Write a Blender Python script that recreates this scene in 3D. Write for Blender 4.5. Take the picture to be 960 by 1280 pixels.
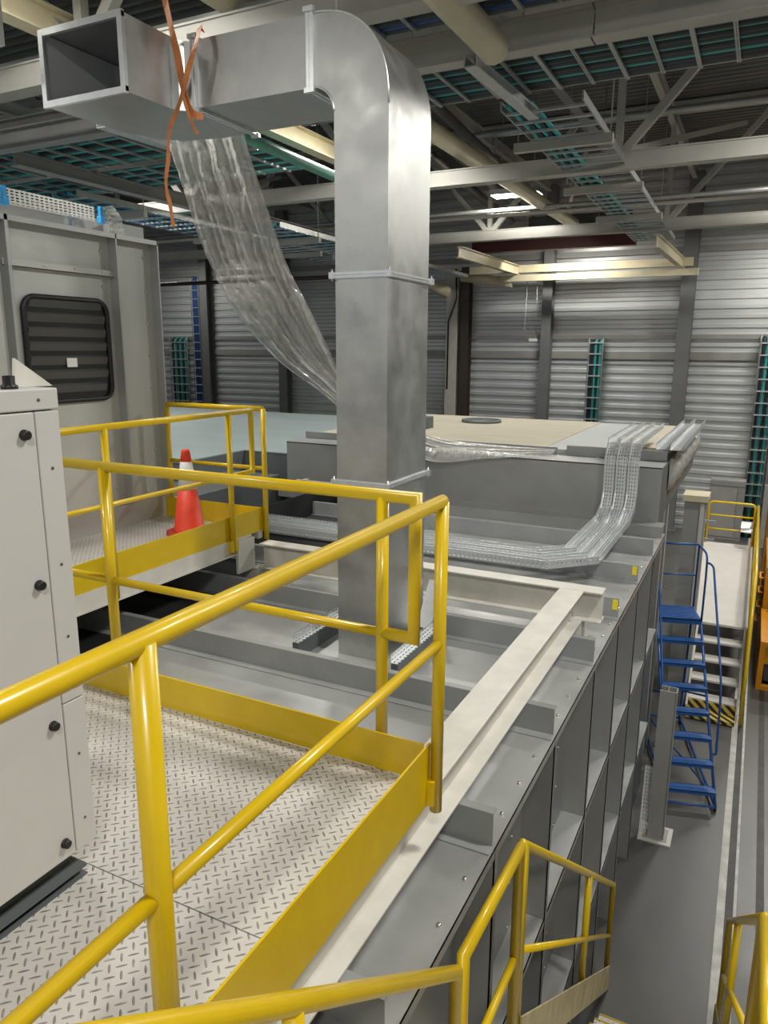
import bpy, bmesh, math, random
from mathutils import Vector, Matrix
random.seed(7)
S = bpy.context.scene
for o in list(bpy.data.objects): bpy.data.objects.remove(o)
COL = S.collection

# ------------------------------------------------------------------ camera
FPX, HZ, YAW, ROLL = 922.0, 436.0, 26.7, 0.3
pt = math.atan((640 - HZ) / FPX); yw = math.radians(YAW); rl = math.radians(ROLL)
Zv = Vector((0, 0, 1)); fh = Vector((-math.sin(yw), math.cos(yw), 0)); r0 = Vector((math.cos(yw), math.sin(yw), 0))
fw = fh * math.cos(pt) - Zv * math.sin(pt); u0 = fh * math.sin(pt) + Zv * math.cos(pt)
rt = r0 * math.cos(rl) + u0 * math.sin(rl); up = u0 * math.cos(rl) - r0 * math.sin(rl)
cd = bpy.data.cameras.new('camera'); cam = bpy.data.objects.new('camera', cd); COL.objects.link(cam)
cam.matrix_world = Matrix(((rt.x, up.x, -fw.x, 0), (rt.y, up.y, -fw.y, 0), (rt.z, up.z, -fw.z, 1.63), (0, 0, 0, 1)))
cd.sensor_fit = 'VERTICAL'; cd.sensor_height = 24.0; cd.sensor_width = 18.0; cd.lens = FPX / 1280 * 24.0
cd.clip_start = 0.05; cd.clip_end = 200
S.camera = cam
# ------------------------------------------------------------------ world, exposure
W = bpy.data.worlds.new('world'); S.world = W; W.use_nodes = True
bg = W.node_tree.nodes['Background']; bg.inputs[0].default_value = (0.95, 0.98, 1.0, 1); bg.inputs[1].default_value = 0.38
S.view_settings.view_transform = 'Standard'; S.view_settings.look = 'None'
S.view_settings.gamma = 1.0; S.view_settings.use_curve_mapping = False; S.view_settings.exposure = 0.0
LAMP_W = 250.0
LAMPS = {(-5.6, -2.4): 1.0, (-5.6, 4.4): 1.0, (-5.6, 11.2): .8, (-5.6, 18.0): 1.0, (-5.6, 23.6): .6,
         (1.4, -2.4): 1.0, (1.4, 3.6): 1.05, (1.4, 11.2): 1.1, (1.4, 18.0): 1.5, (1.4, 23.6): .9,
         (-12.5, -2.4): .7, (-12.5, 4.4): .7, (-12.6, 11.7): .5, (-21.6, 23.6): .22, (-19.4, 4.4): .5}
for (x, y), k in LAMPS.items():
    L = bpy.data.lights.new('bay_light', 'AREA'); L.shape = 'RECTANGLE'; L.size = 1.1; L.size_y = 0.42
    L.energy = LAMP_W * k; L.color = (1.0, 0.97, 0.90)
    o = bpy.data.objects.new('bay_light', L); COL.objects.link(o); o.location = (x, y, 5.17)

# ------------------------------------------------------------------ materials
def nt(name):
    m = bpy.data.materials.new(name); m.use_nodes = True; n = m.node_tree
    return m, n, n.nodes['Principled BSDF']
def N(n, t, **k):
    x = n.nodes.new(t)
    for a, b in k.items(): setattr(x, a, b)
    return x
def mat(name, c, rough=0.5, metal=0.0, spec=0.5, var=0.0, scale=4.0, bump=0.0, bscale=60.0, rvar=0.0, coat=0.0, stretch=(1, 1, 1)):
    m, n, b = nt(name)
    b.inputs['Base Color'].default_value = (*c, 1); b.inputs['Roughness'].default_value = rough
    b.inputs['Metallic'].default_value = metal; b.inputs['Specular IOR Level'].default_value = spec
    if coat: b.inputs['Coat Weight'].default_value = coat; b.inputs['Coat Roughness'].default_value = 0.12
    tc = N(n, 'ShaderNodeTexCoord'); mp = N(n, 'ShaderNodeMapping'); mp.inputs['Scale'].default_value = stretch
    n.links.new(tc.outputs['Object'], mp.inputs['Vector'])
    if var or rvar:
        t = N(n, 'ShaderNodeTexNoise'); t.inputs['Scale'].default_value = scale; t.inputs['Detail'].default_value = 6; t.inputs['Roughness'].default_value = 0.6
        n.links.new(mp.outputs['Vector'], t.inputs['Vector'])
        r = N(n, 'ShaderNodeValToRGB'); r.color_ramp.elements[0].position = 0.3; r.color_ramp.elements[1].position = 0.7
        r.color_ramp.elements[0].color = (*[max(0, q * (1 - var)) for q in c], 1); r.color_ramp.elements[1].color = (*[min(1, q * (1 + var)) for q in c], 1)
        n.links.new(t.outputs['Fac'], r.inputs['Fac']); n.links.new(r.outputs['Color'], b.inputs['Base Color'])
        if rvar:
            q = N(n, 'ShaderNodeMapRange'); q.inputs['From Min'].default_value = .3; q.inputs['From Max'].default_value = .7
            q.inputs['To Min'].default_value = max(.05, rough - rvar); q.inputs['To Max'].default_value = rough + rvar
            n.links.new(t.outputs['Fac'], q.inputs['Value']); n.links.new(q.outputs['Result'], b.inputs['Roughness'])
    if bump:
        t2 = N(n, 'ShaderNodeTexNoise'); t2.inputs['Scale'].default_value = bscale; t2.inputs['Detail'].default_value = 3
        n.links.new(mp.outputs['Vector'], t2.inputs['Vector'])
        bp = N(n, 'ShaderNodeBump'); bp.inputs['Strength'].default_value = bump; bp.inputs['Distance'].default_value = 0.01
        n.links.new(t2.outputs['Fac'], bp.inputs['Height']); n.links.new(bp.outputs['Normal'], b.inputs['Normal'])
    return m
M = {}
M['yellow'] = mat('yellow_paint', (0.69, 0.47, 0.003), 0.32, var=0.05, scale=9, coat=0.3)
M['yellow_dirty'] = mat('worn_yellow', (0.52, 0.44, 0.24), 0.5, var=0.25, scale=7)
M['cream'] = mat('cream_paint', (0.66, 0.64, 0.58), 0.45, var=0.10, scale=5)
M['creamy'] = mat('cream_crane_paint', (0.66, 0.60, 0.42), 0.5, var=0.08, scale=3)
M['white'] = mat('white_powder_coat', (0.57, 0.56, 0.54), 0.42, var=0.02, scale=2)
M['galv'] = mat('galvanised_duct', (0.50, 0.505, 0.495), 0.42, 0.97, var=0.14, scale=4.5, bump=0.07, bscale=11, rvar=0.08)
M['galvb'] = mat('bright_galvanised', (0.74, 0.76, 0.77), 0.32, 0.8, var=0.08, scale=12)
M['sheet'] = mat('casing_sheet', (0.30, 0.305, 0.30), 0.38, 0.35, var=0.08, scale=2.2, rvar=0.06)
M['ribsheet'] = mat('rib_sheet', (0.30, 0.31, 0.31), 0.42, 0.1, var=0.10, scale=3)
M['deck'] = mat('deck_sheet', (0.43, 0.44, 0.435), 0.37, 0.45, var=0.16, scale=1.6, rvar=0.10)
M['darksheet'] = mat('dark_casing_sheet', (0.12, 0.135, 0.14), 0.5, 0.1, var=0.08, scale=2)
M['black'] = mat('black_plastic', (0.012, 0.012, 0.012), 0.4)
M['gapshade'] = mat('painted_shade', (0.012, 0.013, 0.014), 0.7, var=0.3, scale=3)  # near-black colour standing in for the shade below the far platform
M['booth'] = mat('booth_panel', (0.52, 0.535, 0.505), 0.42, 0.12, var=0.07, scale=1.4, rvar=0.06)
M['boothrib'] = mat('booth_flange', (0.45, 0.46, 0.46), 0.40, 0.4, var=0.06, scale=3)
M['steel'] = mat('grey_steel_paint', (0.33, 0.33, 0.31), 0.5, var=0.08, scale=2)
M['truss'] = mat('roof_steel_paint', (0.42, 0.41, 0.37), 0.5, var=0.10, scale=2)
M['colsteel'] = mat('column_grey_paint', (0.17, 0.175, 0.175), 0.5, var=0.08, scale=2)
M['dsteel'] = mat('dark_steel', (0.10, 0.095, 0.09), 0.5, var=0.15, scale=3)
M['brown'] = mat('brown_steel', (0.07, 0.05, 0.04), 0.5)
M['wall'] = mat('wall_cladding', (0.60, 0.62, 0.62), 0.34, 0.25, var=0.05, scale=.7, rvar=0.05)
M['roof'] = mat('roof_deck', (0.13, 0.126, 0.112), 0.5, 0.2, var=0.15, scale=1.0)
M['teal'] = mat('teal_cable', (0.05, 0.36, 0.35), 0.45)
M['bluecab'] = mat('blue_cable', (0.03, 0.09, 0.26), 0.45)
M['darkcab'] = mat('dark_cable', (0.018, 0.03, 0.035), 0.5)
M['tray'] = mat('dull_galvanised', (0.42, 0.43, 0.42), 0.42, 0.6, var=0.08, scale=6)
M['green'] = mat('green_pipe', (0.10, 0.33, 0.25), 0.45, var=.1)
M['blue'] = mat('blue_paint', (0.02, 0.10, 0.33), 0.38, var=0.12, scale=8, coat=.15)
M['bluecap'] = mat('light_blue_plastic', (0.02, 0.33, 0.72), 0.4)
M['orange'] = mat('orange_paint', (0.60, 0.25, 0.006), 0.42, var=0.10, scale=3)
M['cone'] = mat('cone_orange', (0.80, 0.055, 0.02), 0.5, var=.06, scale=12)
M['conew'] = mat('cone_white', (0.68, 0.68, 0.66), 0.5)
M['coneb'] = mat('cone_base_red', (0.48, 0.035, 0.02), 0.55)
M['strap'] = mat('orange_strap', (0.62, 0.22, 0.07), 0.6, var=.12, scale=40)
M['insul'] = mat('tan_board', (0.46, 0.42, 0.33), 0.75, var=0.10, scale=1.2, stretch=(1, 5, 1))
M['paleboard'] = mat('pale_sheet', (0.44, 0.46, 0.46), 0.6, var=0.05, scale=1)
M['paleroof'] = mat('pale_blue_roof', (0.36, 0.43, 0.44), 0.42, var=0.07, scale=.6, stretch=(.4, 3, 1))
M['silver'] = mat('foil', (0.55, 0.54, 0.50), 0.4, 0.5, var=.25, scale=9, bump=.6, bscale=14)
M['plat'] = mat('white_platform_paint', (0.62, 0.60, 0.56), 0.5, var=0.06, scale=2)
M['paper'] = mat('paper', (0.8, 0.8, 0.78), 0.6)
M['sticker'] = mat('yellow_sticker', (0.78, 0.66, 0.02), 0.5)
M['glassd'] = mat('dark_window_glass', (0.02, 0.021, 0.02), 0.18, var=.1)
M['red'] = mat('dark_red_steel', (0.10, 0.02, 0.02), 0.5)
M['floor'] = mat('concrete_floor', (0.088, 0.087, 0.082), 0.34, 0.0, var=0.16, scale=.9, rvar=0.10, bump=.05, bscale=6, stretch=(1.6, .6, 1))
M['floorline'] = mat('worn_white_line', (0.52, 0.51, 0.48), 0.5, var=.25, scale=5)
M['rail'] = mat('floor_channel', (0.035, 0.033, 0.03), 0.5, var=.4, scale=6)
M['bolt'] = mat('bolt_zinc', (0.72, 0.72, 0.70), 0.3, 1.0)
def emis(name, c, s):
    m, n, b = nt(name); b.inputs['Base Color'].default_value = (.8, .8, .8, 1)
    b.inputs['Emission Color'].default_value = (*c, 1); b.inputs['Emission Strength'].default_value = s; return m
M['mouthlift'] = mat('duct_mouth_brightener', (0.60, 0.62, 0.62), 0.4, 0.1)  # paler than the duct metal, to lighten its open mouth
M['lamp'] = emis('lamp_diffuser', (1, .98, .9), 14)

def diamond():
    m, n, b = nt('diamond_plate')
    tc = N(n, 'ShaderNodeTexCoord'); sp = N(n, 'ShaderNodeSeparateXYZ'); n.links.new(tc.outputs['Object'], sp.inputs[0])
    def mth(op, a, c=None):
        q = N(n, 'ShaderNodeMath', operation=op)
        for i, v in enumerate((a, c)):
            if v is None: continue
            if isinstance(v, (int, float)): q.inputs[i].default_value = v
            else: n.links.new(v, q.inputs[i])
        return q.outputs[0]
    P = 0.031
    u = mth('DIVIDE', mth('ADD', sp.outputs[0], sp.outputs[1]), P * 1.41421); v = mth('DIVIDE', mth('SUBTRACT', sp.outputs[1], sp.outputs[0]), P * 1.41421)
    fu = mth('FLOOR', u); fv = mth('FLOOR', v)
    cu = mth('SUBTRACT', mth('SUBTRACT', u, fu), .5); cv = mth('SUBTRACT', mth('SUBTRACT', v, fv), .5)
    hf = mth('MULTIPLY', mth('ADD', fu, fv), .5); par = mth('GREATER_THAN', mth('SUBTRACT', hf, mth('FLOOR', hf)), .25)
    def lug(a, c):
        a2 = mth('DIVIDE', a, .56); c2 = mth('DIVIDE', c, .12); d = mth('ADD', mth('MULTIPLY', a2, a2), mth('MULTIPLY', c2, c2))
        return mth('MAXIMUM', mth('SUBTRACT', 1.0, d), 0.0)
    l1, l2 = lug(cu, cv), lug(cv, cu)
    h = mth('ADD', mth('MULTIPLY', l1, par), mth('MULTIPLY', l2, mth('SUBTRACT', 1.0, par)))
    noi = N(n, 'ShaderNodeTexNoise'); noi.inputs['Scale'].default_value = 2.5; noi.inputs['Detail'].default_value = 7
    n.links.new(tc.outputs['Object'], noi.inputs['Vector'])
    cr = N(n, 'ShaderNodeValToRGB'); cr.color_ramp.elements[0].position = .25; cr.color_ramp.elements[1].position = .7
    cr.color_ramp.elements[0].color = (.53, .505, .465, 1); cr.color_ramp.elements[1].color = (.66, .64, .60, 1)
    n.links.new(noi.outputs['Fac'], cr.inputs['Fac'])
    n2 = N(n, 'ShaderNodeTexNoise'); n2.inputs['Scale'].default_value = 30
    n.links.new(tc.outputs['Object'], n2.inputs['Vector'])
    wear = mth('MULTIPLY', mth('MINIMUM', mth('MULTIPLY', h, 3.0), 1.0), mth('MINIMUM', mth('MULTIPLY', n2.outputs['Fac'], 1.55), 1.0))
    mx = N(n, 'ShaderNodeMix', data_type='RGBA'); n.links.new(wear, mx.inputs[0])
    n.links.new(cr.outputs['Color'], mx.inputs[6]); mx.inputs[7].default_value = (.20, .19, .175, 1)
    n.links.new(mx.outputs[2], b.inputs['Base Color'])
    b.inputs['Roughness'].default_value = .42
    bp = N(n, 'ShaderNodeBump'); bp.inputs['Strength'].default_value = .8; bp.inputs['Distance'].default_value = .003
    n.links.new(h, bp.inputs['Height']); n.links.new(bp.outputs['Normal'], b.inputs['Normal'])
    return m
M['diamond'] = diamond()

def perforated(name, c, pu=0.045, pv=0.030, hu=.27, hv=.17, metal=1.0):
    m, n, b = nt(name)
    b.inputs['Base Color'].default_value = (*c, 1); b.inputs['Metallic'].default_value = metal; b.inputs['Roughness'].default_value = .33
    uv = N(n, 'ShaderNodeUVMap'); sp = N(n, 'ShaderNodeSeparateXYZ'); n.links.new(uv.outputs[0], sp.inputs[0])
    def mth(op, a, c2=None):
        q = N(n, 'ShaderNodeMath', operation=op)
        for i, v in enumerate((a, c2)):
            if v is None: continue
            if isinstance(v, (int, float)): q.inputs[i].default_value = v
            else: n.links.new(v, q.inputs[i])
        return q.outputs[0]
    def cell(o, p, hw):
        f = mth('FRACT', mth('DIVIDE', o, p)); return mth('LESS_THAN', mth('ABSOLUTE', mth('SUBTRACT', f, .5)), hw)
    hole = mth('MULTIPLY', cell(sp.outputs[0], pu, hu), cell(sp.outputs[1], pv, hv))
    tr = N(n, 'ShaderNodeBsdfTransparent'); mx = N(n, 'ShaderNodeMixShader')
    n.links.new(hole, mx.inputs[0]); n.links.new(b.outputs[0], mx.inputs[1]); n.links.new(tr.outputs[0], mx.inputs[2])
    n.links.new(mx.outputs[0], n.nodes['Material Output'].inputs['Surface'])
    return m
M['perf'] = perforated('perforated_tray', (.78, .80, .81), metal=.7)
M['perfdull'] = perforated('perforated_dull_tray', (.50, .50, .47), .045, .022, .3, .25, .5)

def stripes():
    m, n, b = nt('hazard_stripes')
    tc = N(n, 'ShaderNodeTexCoord'); sp = N(n, 'ShaderNodeSeparateXYZ'); n.links.new(tc.outputs['Object'], sp.inputs[0])
    a = N(n, 'ShaderNodeMath', operation='ADD'); n.links.new(sp.outputs[0], a.inputs[0]); n.links.new(sp.outputs[1], a.inputs[1])
    a0 = N(n, 'ShaderNodeMath', operation='ADD'); n.links.new(a.outputs[0], a0.inputs[0]); n.links.new(sp.outputs[2], a0.inputs[1])
    d = N(n, 'ShaderNodeMath', operation='DIVIDE'); n.links.new(a0.outputs[0], d.inputs[0]); d.inputs[1].default_value = .16
    f = N(n, 'ShaderNodeMath', operation='FRACT'); n.links.new(d.outputs[0], f.inputs[0])
    g = N(n, 'ShaderNodeMath', operation='GREATER_THAN'); n.links.new(f.outputs[0], g.inputs[0]); g.inputs[1].default_value = .5
    mx = N(n, 'ShaderNodeMix', data_type='RGBA'); n.links.new(g.outputs[0], mx.inputs[0])
    mx.inputs[6].default_value = (.02, .02, .02, 1); mx.inputs[7].default_value = (.70, .52, .10, 1)
    n.links.new(mx.outputs[2], b.inputs['Base Color']); b.inputs['Roughness'].default_value = .5
    return m
M['hazard'] = stripes()

def film():
    m, n, b = nt('clear_film')
    b.inputs['Base Color'].default_value = (.72, .71, .68, 1); b.inputs['Roughness'].default_value = .16; b.inputs['Specular IOR Level'].default_value = .9
    tc = N(n, 'ShaderNodeTexCoord')
    mp = N(n, 'ShaderNodeMapping'); mp.inputs['Scale'].default_value = (1.0, .6, .45); n.links.new(tc.outputs['Object'], mp.inputs['Vector'])
    t = N(n, 'ShaderNodeTexNoise'); t.inputs['Scale'].default_value = 7; t.inputs['Detail'].default_value = 4; t.inputs['Distortion'].default_value = 1.6; t.inputs['Roughness'].default_value = .5
    n.links.new(mp.outputs[0], t.inputs['Vector'])
    bp = N(n, 'ShaderNodeBump'); bp.inputs['Strength'].default_value = 1.0; bp.inputs['Distance'].default_value = .05
    n.links.new(t.outputs['Fac'], bp.inputs['Height']); n.links.new(bp.outputs['Normal'], b.inputs['Normal'])
    lw = N(n, 'ShaderNodeLayerWeight'); lw.inputs['Blend'].default_value = .55; n.links.new(bp.outputs['Normal'], lw.inputs['Normal'])
    mr = N(n, 'ShaderNodeMapRange'); n.links.new(lw.outputs['Facing'], mr.inputs['Value'])
    mr.inputs['To Min'].default_value = .40; mr.inputs['To Max'].default_value = 1.0
    b.inputs['Coat Weight'].default_value = 1.0; b.inputs['Coat Roughness'].default_value = .06; b.inputs['Coat IOR'].default_value = 1.8
    n.links.new(bp.outputs['Normal'], b.inputs['Coat Normal'])
    tr = N(n, 'ShaderNodeBsdfTransparent'); tr.inputs[0].default_value = (.93, .93, .92, 1); mx = N(n, 'ShaderNodeMixShader')
    n.links.new(mr.outputs['Result'], mx.inputs[0]); n.links.new(tr.outputs[0], mx.inputs[1]); n.links.new(b.outputs[0], mx.inputs[2])
    n.links.new(mx.outputs[0], n.nodes['Material Output'].inputs['Surface'])
    return m
M['film'] = film()

# ------------------------------------------------------------------ builders
class MB:
    def __init__(s): s.bm = bmesh.new(); s.uv = None
    def quad(s, *p):
        return s.bm.faces.new([s.bm.verts.new(q) for q in p])
    def hexa(s, a, b):      # two matching quads
        va = [s.bm.verts.new(q) for q in a]; vb = [s.bm.verts.new(q) for q in b]
        f = s.bm.faces.new
        f(va[::-1]); f(vb)
        for i in range(len(a)):
            j = (i + 1) % len(a); f((va[i], va[j], vb[j], vb[i]))
    def box(s, x0, x1, y0, y1, z0, z1):
        s.hexa([(x0, y0, z0), (x1, y0, z0), (x1, y1, z0), (x0, y1, z0)], [(x0, y0, z1), (x1, y0, z1), (x1, y1, z1), (x0, y1, z1)]); return s
    def bar(s, p, q, w, h, upv=(0, 0, 1)):
        p, q = Vector(p), Vector(q); d = (q - p).normalized(); u = Vector(upv)
        if abs(d.dot(u)) > .98: u = Vector((0, 1, 0))
        r = d.cross(u).normalized(); u = r.cross(d)
        c = [(-w / 2, -h / 2), (w / 2, -h / 2), (w / 2, h / 2), (-w / 2, h / 2)]
        s.hexa([p + r * a + u * b for a, b in c], [q + r * a + u * b for a, b in c]); return s
    def ibeam(s, p, q, w, h, tf=.012, tw=.010):     # p,q: centre of section
        u = Vector((0, 0, 1)); p, q = Vector(p), Vector(q)
        s.bar(p + u * (h / 2 - tf / 2), q + u * (h / 2 - tf / 2), w, tf); s.bar(p - u * (h / 2 - tf / 2), q - u * (h / 2 - tf / 2), w, tf)
        s.bar(p, q, tw, h - 2 * tf); return s
    def prism(s, poly, axis, a, b):
        def P(u, v, t): return {'x': (t, u, v), 'y': (u, t, v), 'z': (u, v, t)}[axis]
        s.hexa([P(u, v, a) for u, v in poly], [P(u, v, b) for u, v in poly]); return s
    def tube(s, pts, r, n=14, caps=True, closed=False):
        P = [Vector(p) for p in pts]; k = len(P)
        segs = [(P[(i + 1) % k] - P[i]).normalized() for i in range(k if closed else k - 1)]
        d = segs[0]; ref = Vector((0, 0, 1)) if abs(d.z) < .9 else Vector((1, 0, 0))
        x = d.cross(ref).normalized(); rings = []
        for i, p in enumerate(P):
            if closed: a, b = segs[i - 1], segs[i]
            else: a = segs[max(i - 1, 0)]; b = segs[min(i, k - 2)]
            if closed and i == 0: x = segs[-1].cross(ref).normalized()
            t = (a + b).normalized(); y = a.cross(x).normalized(); ring = []
            for j in range(n):
                an = 2 * math.pi * j / n; v = x * math.cos(an) * r + y * math.sin(an) * r
                v = v - a * (v.dot(t) / max(.25, a.dot(t)))
                ring.append(s.bm.verts.new(p + v))
            rings.append(ring); x = a.rotation_difference(b) @ x
        m = len(rings)
        for i in range(m if closed else m - 1):
            A, C = rings[i], rings[(i + 1) % m]
            for j in range(n):
                f = s.bm.faces.new((A[j], A[(j + 1) % n], C[(j + 1) % n], C[j])); f.smooth = True
        if caps and not closed: s.bm.faces.new(rings[0][::-1]); s.bm.faces.new(rings[-1])
        return s
    def lathe(s, c, prof, n=24, ax='z'):
        rings = []
        for r, h in prof:
            ring = []
            for j in range(n):
                an = 2 * math.pi * j / n; a, b = r * math.cos(an), r * math.sin(an)
                d = {'z': (a, b, h), 'x': (h, a, b), 'y': (a, h, b)}[ax]
                ring.append(s.bm.verts.new(Vector(c) + Vector(d)))
            rings.append(ring)
        for A, B in zip(rings, rings[1:]):
            for j in range(n):
                f = s.bm.faces.new((A[j], A[(j + 1) % n], B[(j + 1) % n], B[j])); f.smooth = True
        s.bm.faces.new(rings[0][::-1]); s.bm.faces.new(rings[-1]); return s
    def sweep(s, prof, path, th=0):     # open profile [(side, up)] swept along [(pos, side_vec, up_vec)], with UV in metres
        uvl = s.bm.loops.layers.uv.get('UVMap') or s.bm.loops.layers.uv.new('UVMap')
        pl = [0]
        for a, b in zip(prof, prof[1:]): pl.append(pl[-1] + math.dist(a, b))
        ll = [0]
        for a, b in zip(path, path[1:]): ll.append(ll[-1] + (Vector(b[0]) - Vector(a[0])).length)
        g = [[s.bm.verts.new(Vector(p) + Vector(sv) * a + Vector(uv) * b) for a, b in prof] for p, sv, uv in path]
        for i in range(len(path) - 1):
            for j in range(len(prof) - 1):
                f = s.bm.faces.new((g[i][j], g[i][j + 1], g[i + 1][j + 1], g[i + 1][j]))
                for lp, (a, b) in zip(f.loops, ((i, j), (i, j + 1), (i + 1, j + 1), (i + 1, j))): lp[uvl].uv = (ll[a], pl[b])
        return s
    def build(s, name, m, parent=None, smooth=False, bevel=0, local=False, fix=True):
        if fix: bmesh.ops.recalc_face_normals(s.bm, faces=s.bm.faces)
        me = bpy.data.meshes.new(name); s.bm.to_mesh(me); s.bm.free()
        me.materials.append(M[m] if isinstance(m, str) else m)
        if smooth:
            for p in me.polygons: p.use_smooth = True
        o = bpy.data.objects.new(name, me); COL.objects.link(o)
        if parent:
            o.parent = parent
            if not local:
                if parent.type == 'EMPTY': o.matrix_parent_inverse = Matrix.Translation(parent.location).inverted()
        if bevel:
            b = o.modifiers.new('bevel', 'BEVEL'); b.width = bevel; b.segments = 2; b.limit_method = 'ANGLE'; b.angle_limit = math.radians(50)
        return o
def tag(o, label, cat, group=None, kind=None):
    if label: o['label'] = label
    if cat: o['category'] = cat
    if group: o['group'] = group
    if kind: o['kind'] = kind
    return o
def thing(name, label, cat, loc=(0, 0, 0), group=None, rotz=0):
    o = bpy.data.objects.new(name, None); COL.objects.link(o); o.location = loc; o.rotation_euler = (0, 0, rotz); o.empty_display_size = .1
    return tag(o, label, cat, group)
def struct(mb, name, m, **k):
    o = mb.build(name, m, **k); o['kind'] = 'structure'; return o
def B(*a): return MB().box(*a)
def T(pts, r, n=14): return MB().tube(pts, r, n)
def bend(a, c, b, r, n=5):     # rounded corner at c
    a, b, c = Vector(a), Vector(b), Vector(c); p = c + (a - c).normalized() * r; q = c + (b - c).normalized() * r
    out = []
    for i in range(n + 1):
        t = i / n; out.append(p * (1 - t) ** 2 + c * 2 * t * (1 - t) + q * t * t)
    return out

FZ = -4.2       # shop floor
# ================================================================== STRUCTURE
def corrug(lo, hi, pitch, depth, f):
    pts = []; t = lo; k = pitch
    while t < hi:
        for dt, d in ((0, 0), (.42 * k, 0), (.54 * k, depth), (.88 * k, depth)): pts.append((t + dt, d))
        t += k
    return pts
def clad(name, fn, lo, hi, pitch, depth, m):
    b = MB(); pr = corrug(lo, hi, pitch, depth, None)
    va = [b.bm.verts.new(fn(t, d, 0)) for t, d in pr]; vb = [b.bm.verts.new(fn(t, d, 1)) for t, d in pr]
    for i in range(len(pr) - 1): b.bm.faces.new((va[i], va[i + 1], vb[i + 1], vb[i]))
    return struct(b, name, m)
struct(B(-34, 9, -6, 26.3, FZ - .2, FZ), 'floor', 'floor')
clad('wall_back', lambda t, d, e: ((-34, 9)[e], 26.0 - d, t), FZ, 7.4, .29, .045, 'wall')
clad('wall_right', lambda t, d, e: (9.0 - d, (-6, 26.2)[e], t), FZ, 7.4, .29, .045, 'wall')
clad('wall_left', lambda t, d, e: (-34.0 + d, (-6, 26.2)[e], t), FZ, 7.4, .29, .045, 'wall')
clad('ceiling', lambda t, d, e: ((-34.2, 9.2)[e], t, 7.3 - d), -6.2, 26.4, .25, .07, 'roof')
struct(B(-34, 9, 25.90, 25.955, 1.98, 2.12), 'trim_1', 'steel')
struct(B(-34, 9, 25.90, 25.955, 1.34, 1.58), 'trim_2', 'steel')
struct(B(-34, 9, 25.90, 25.955, 4.62, 4.80), 'trim_3', 'steel')
struct(B(.145, .225, -2, 25.9, FZ, FZ + .012), 'trim_4', 'floorline')
struct(B(.225, .305, -2, 25.9, FZ, FZ + .006), 'trim_5', 'rail')
struct(B(.305, .335, -2, 25.9, FZ, FZ + .012), 'trim_6', 'floorline')
struct(B(.52, .60, -2, 25.9, FZ, FZ + .006), 'trim_7', 'rail')

# wall columns
for x, w, m, lab in ((-10.15, .42, 'cream', 'cream column on the back wall, beside the dark brown column'),
                     (-9.66, .30, 'brown', 'dark brown steel column beside the cream column on the back wall'),
                     (-6.72, .33, 'colsteel', 'grey wall column just beside the hanging pendant cables'),
                     (-2.33, .42, 'colsteel', 'grey wall column standing below the end of the cream crane beam'),
                     (.62, .40, 'colsteel', 'grey wall column behind the cable ladder at the far door'),
                     (-21.45, .38, 'colsteel', 'grey wall column beside the ladder of blue cables'),
                     (-17.5, .38, 'colsteel', 'grey wall column seen below the hanging plastic film'),
                     (-13.6, .38, 'colsteel', 'grey wall column hidden in part by the tall duct')):
    t = thing('wall_column', lab, 'column', (x, 25.72, FZ), 'columns along the back wall')
    h = 6.9 if m != 'brown' else 4.45
    if m == 'cream':
        B(x - w / 2, x + w / 2, 25.5, 25.86, FZ, 4.3).build('shaft', m, t)
    else:
        b = MB(); b.box(x - w / 2, x + w / 2, 25.50, 25.52, FZ, h); b.box(x - w / 2, x + w / 2, 25.86, 25.88, FZ, h); b.box(x - .012, x + .012, 25.52, 25.86, FZ, h)
        b.build('shaft', m, t)
    B(x - w / 2 - .08, x + w / 2 + .08, 25.4, 25.89, FZ, FZ + .03).build('base_plate', m, t)

# ================================================================== ROOF STEEL
def truss(y, lab):
    z0 = 4.56
    t = thing('roof_truss', lab, 'truss', (-2.4, y, z0 - .13), 'roof trusses')
    MB().ibeam((-34, y, z0), (9, y, z0), .24, .26, .02, .2).build('bottom_chord', 'truss', t)
    MB().ibeam((-34, y, 7.08), (9, y, 7.08), .2, .24, .02, .012).build('top_chord', 'truss', t)
    x = -2.4 - 4.4 * 7
    while x < 9:
        MB().bar((x, y, z0 + .12), (x, y, 7.0), .11, .11).build('vertical', 'truss', t)
        MB().bar((x + .08, y, z0 + .13), (min(x + 2.15, 8.9), y, 7.0), .12, .12).build('diagonal', 'truss', t)
        MB().bar((x - .08, y, z0 + .13), (max(x - 2.15, -34), y, 7.0), .12, .12).build('diagonal', 'truss', t)
        x += 4.4
truss(6.35, 'nearest grey roof truss, its lower chord passing behind the elbow of the duct')
truss(13.0, 'grey roof truss crossing midway between the wide cable ladder and the far lamps')
truss(19.65, 'farthest grey roof truss, right in front of the cream crane beam')
for x, z, lab in ((-9.0, 6.9, 'sloping'), (-4.6, 6.9, 'a'), (-.2, 6.9, 'b'), (4.2, 6.9, 'c')):
    pass
for k, x in enumerate((-20, -15.6, -11.2, -6.8, -2.4, 2.0)):
    o = MB().ibeam((x, -6, 6.82), (x, 25.8, 6.82), .14, .26).build('roof_purlin', 'truss')
    tag(o, ('steel roof purlin farthest over the booth', 'steel roof purlin over the booth, next but one to the film', 'steel roof purlin over the pale roof', 'steel roof purlin above the open duct mouth', 'steel roof purlin above the upright duct', 'steel roof purlin above the orange machine')[k], 'purlin', 'purlins under the roof deck')
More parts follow.
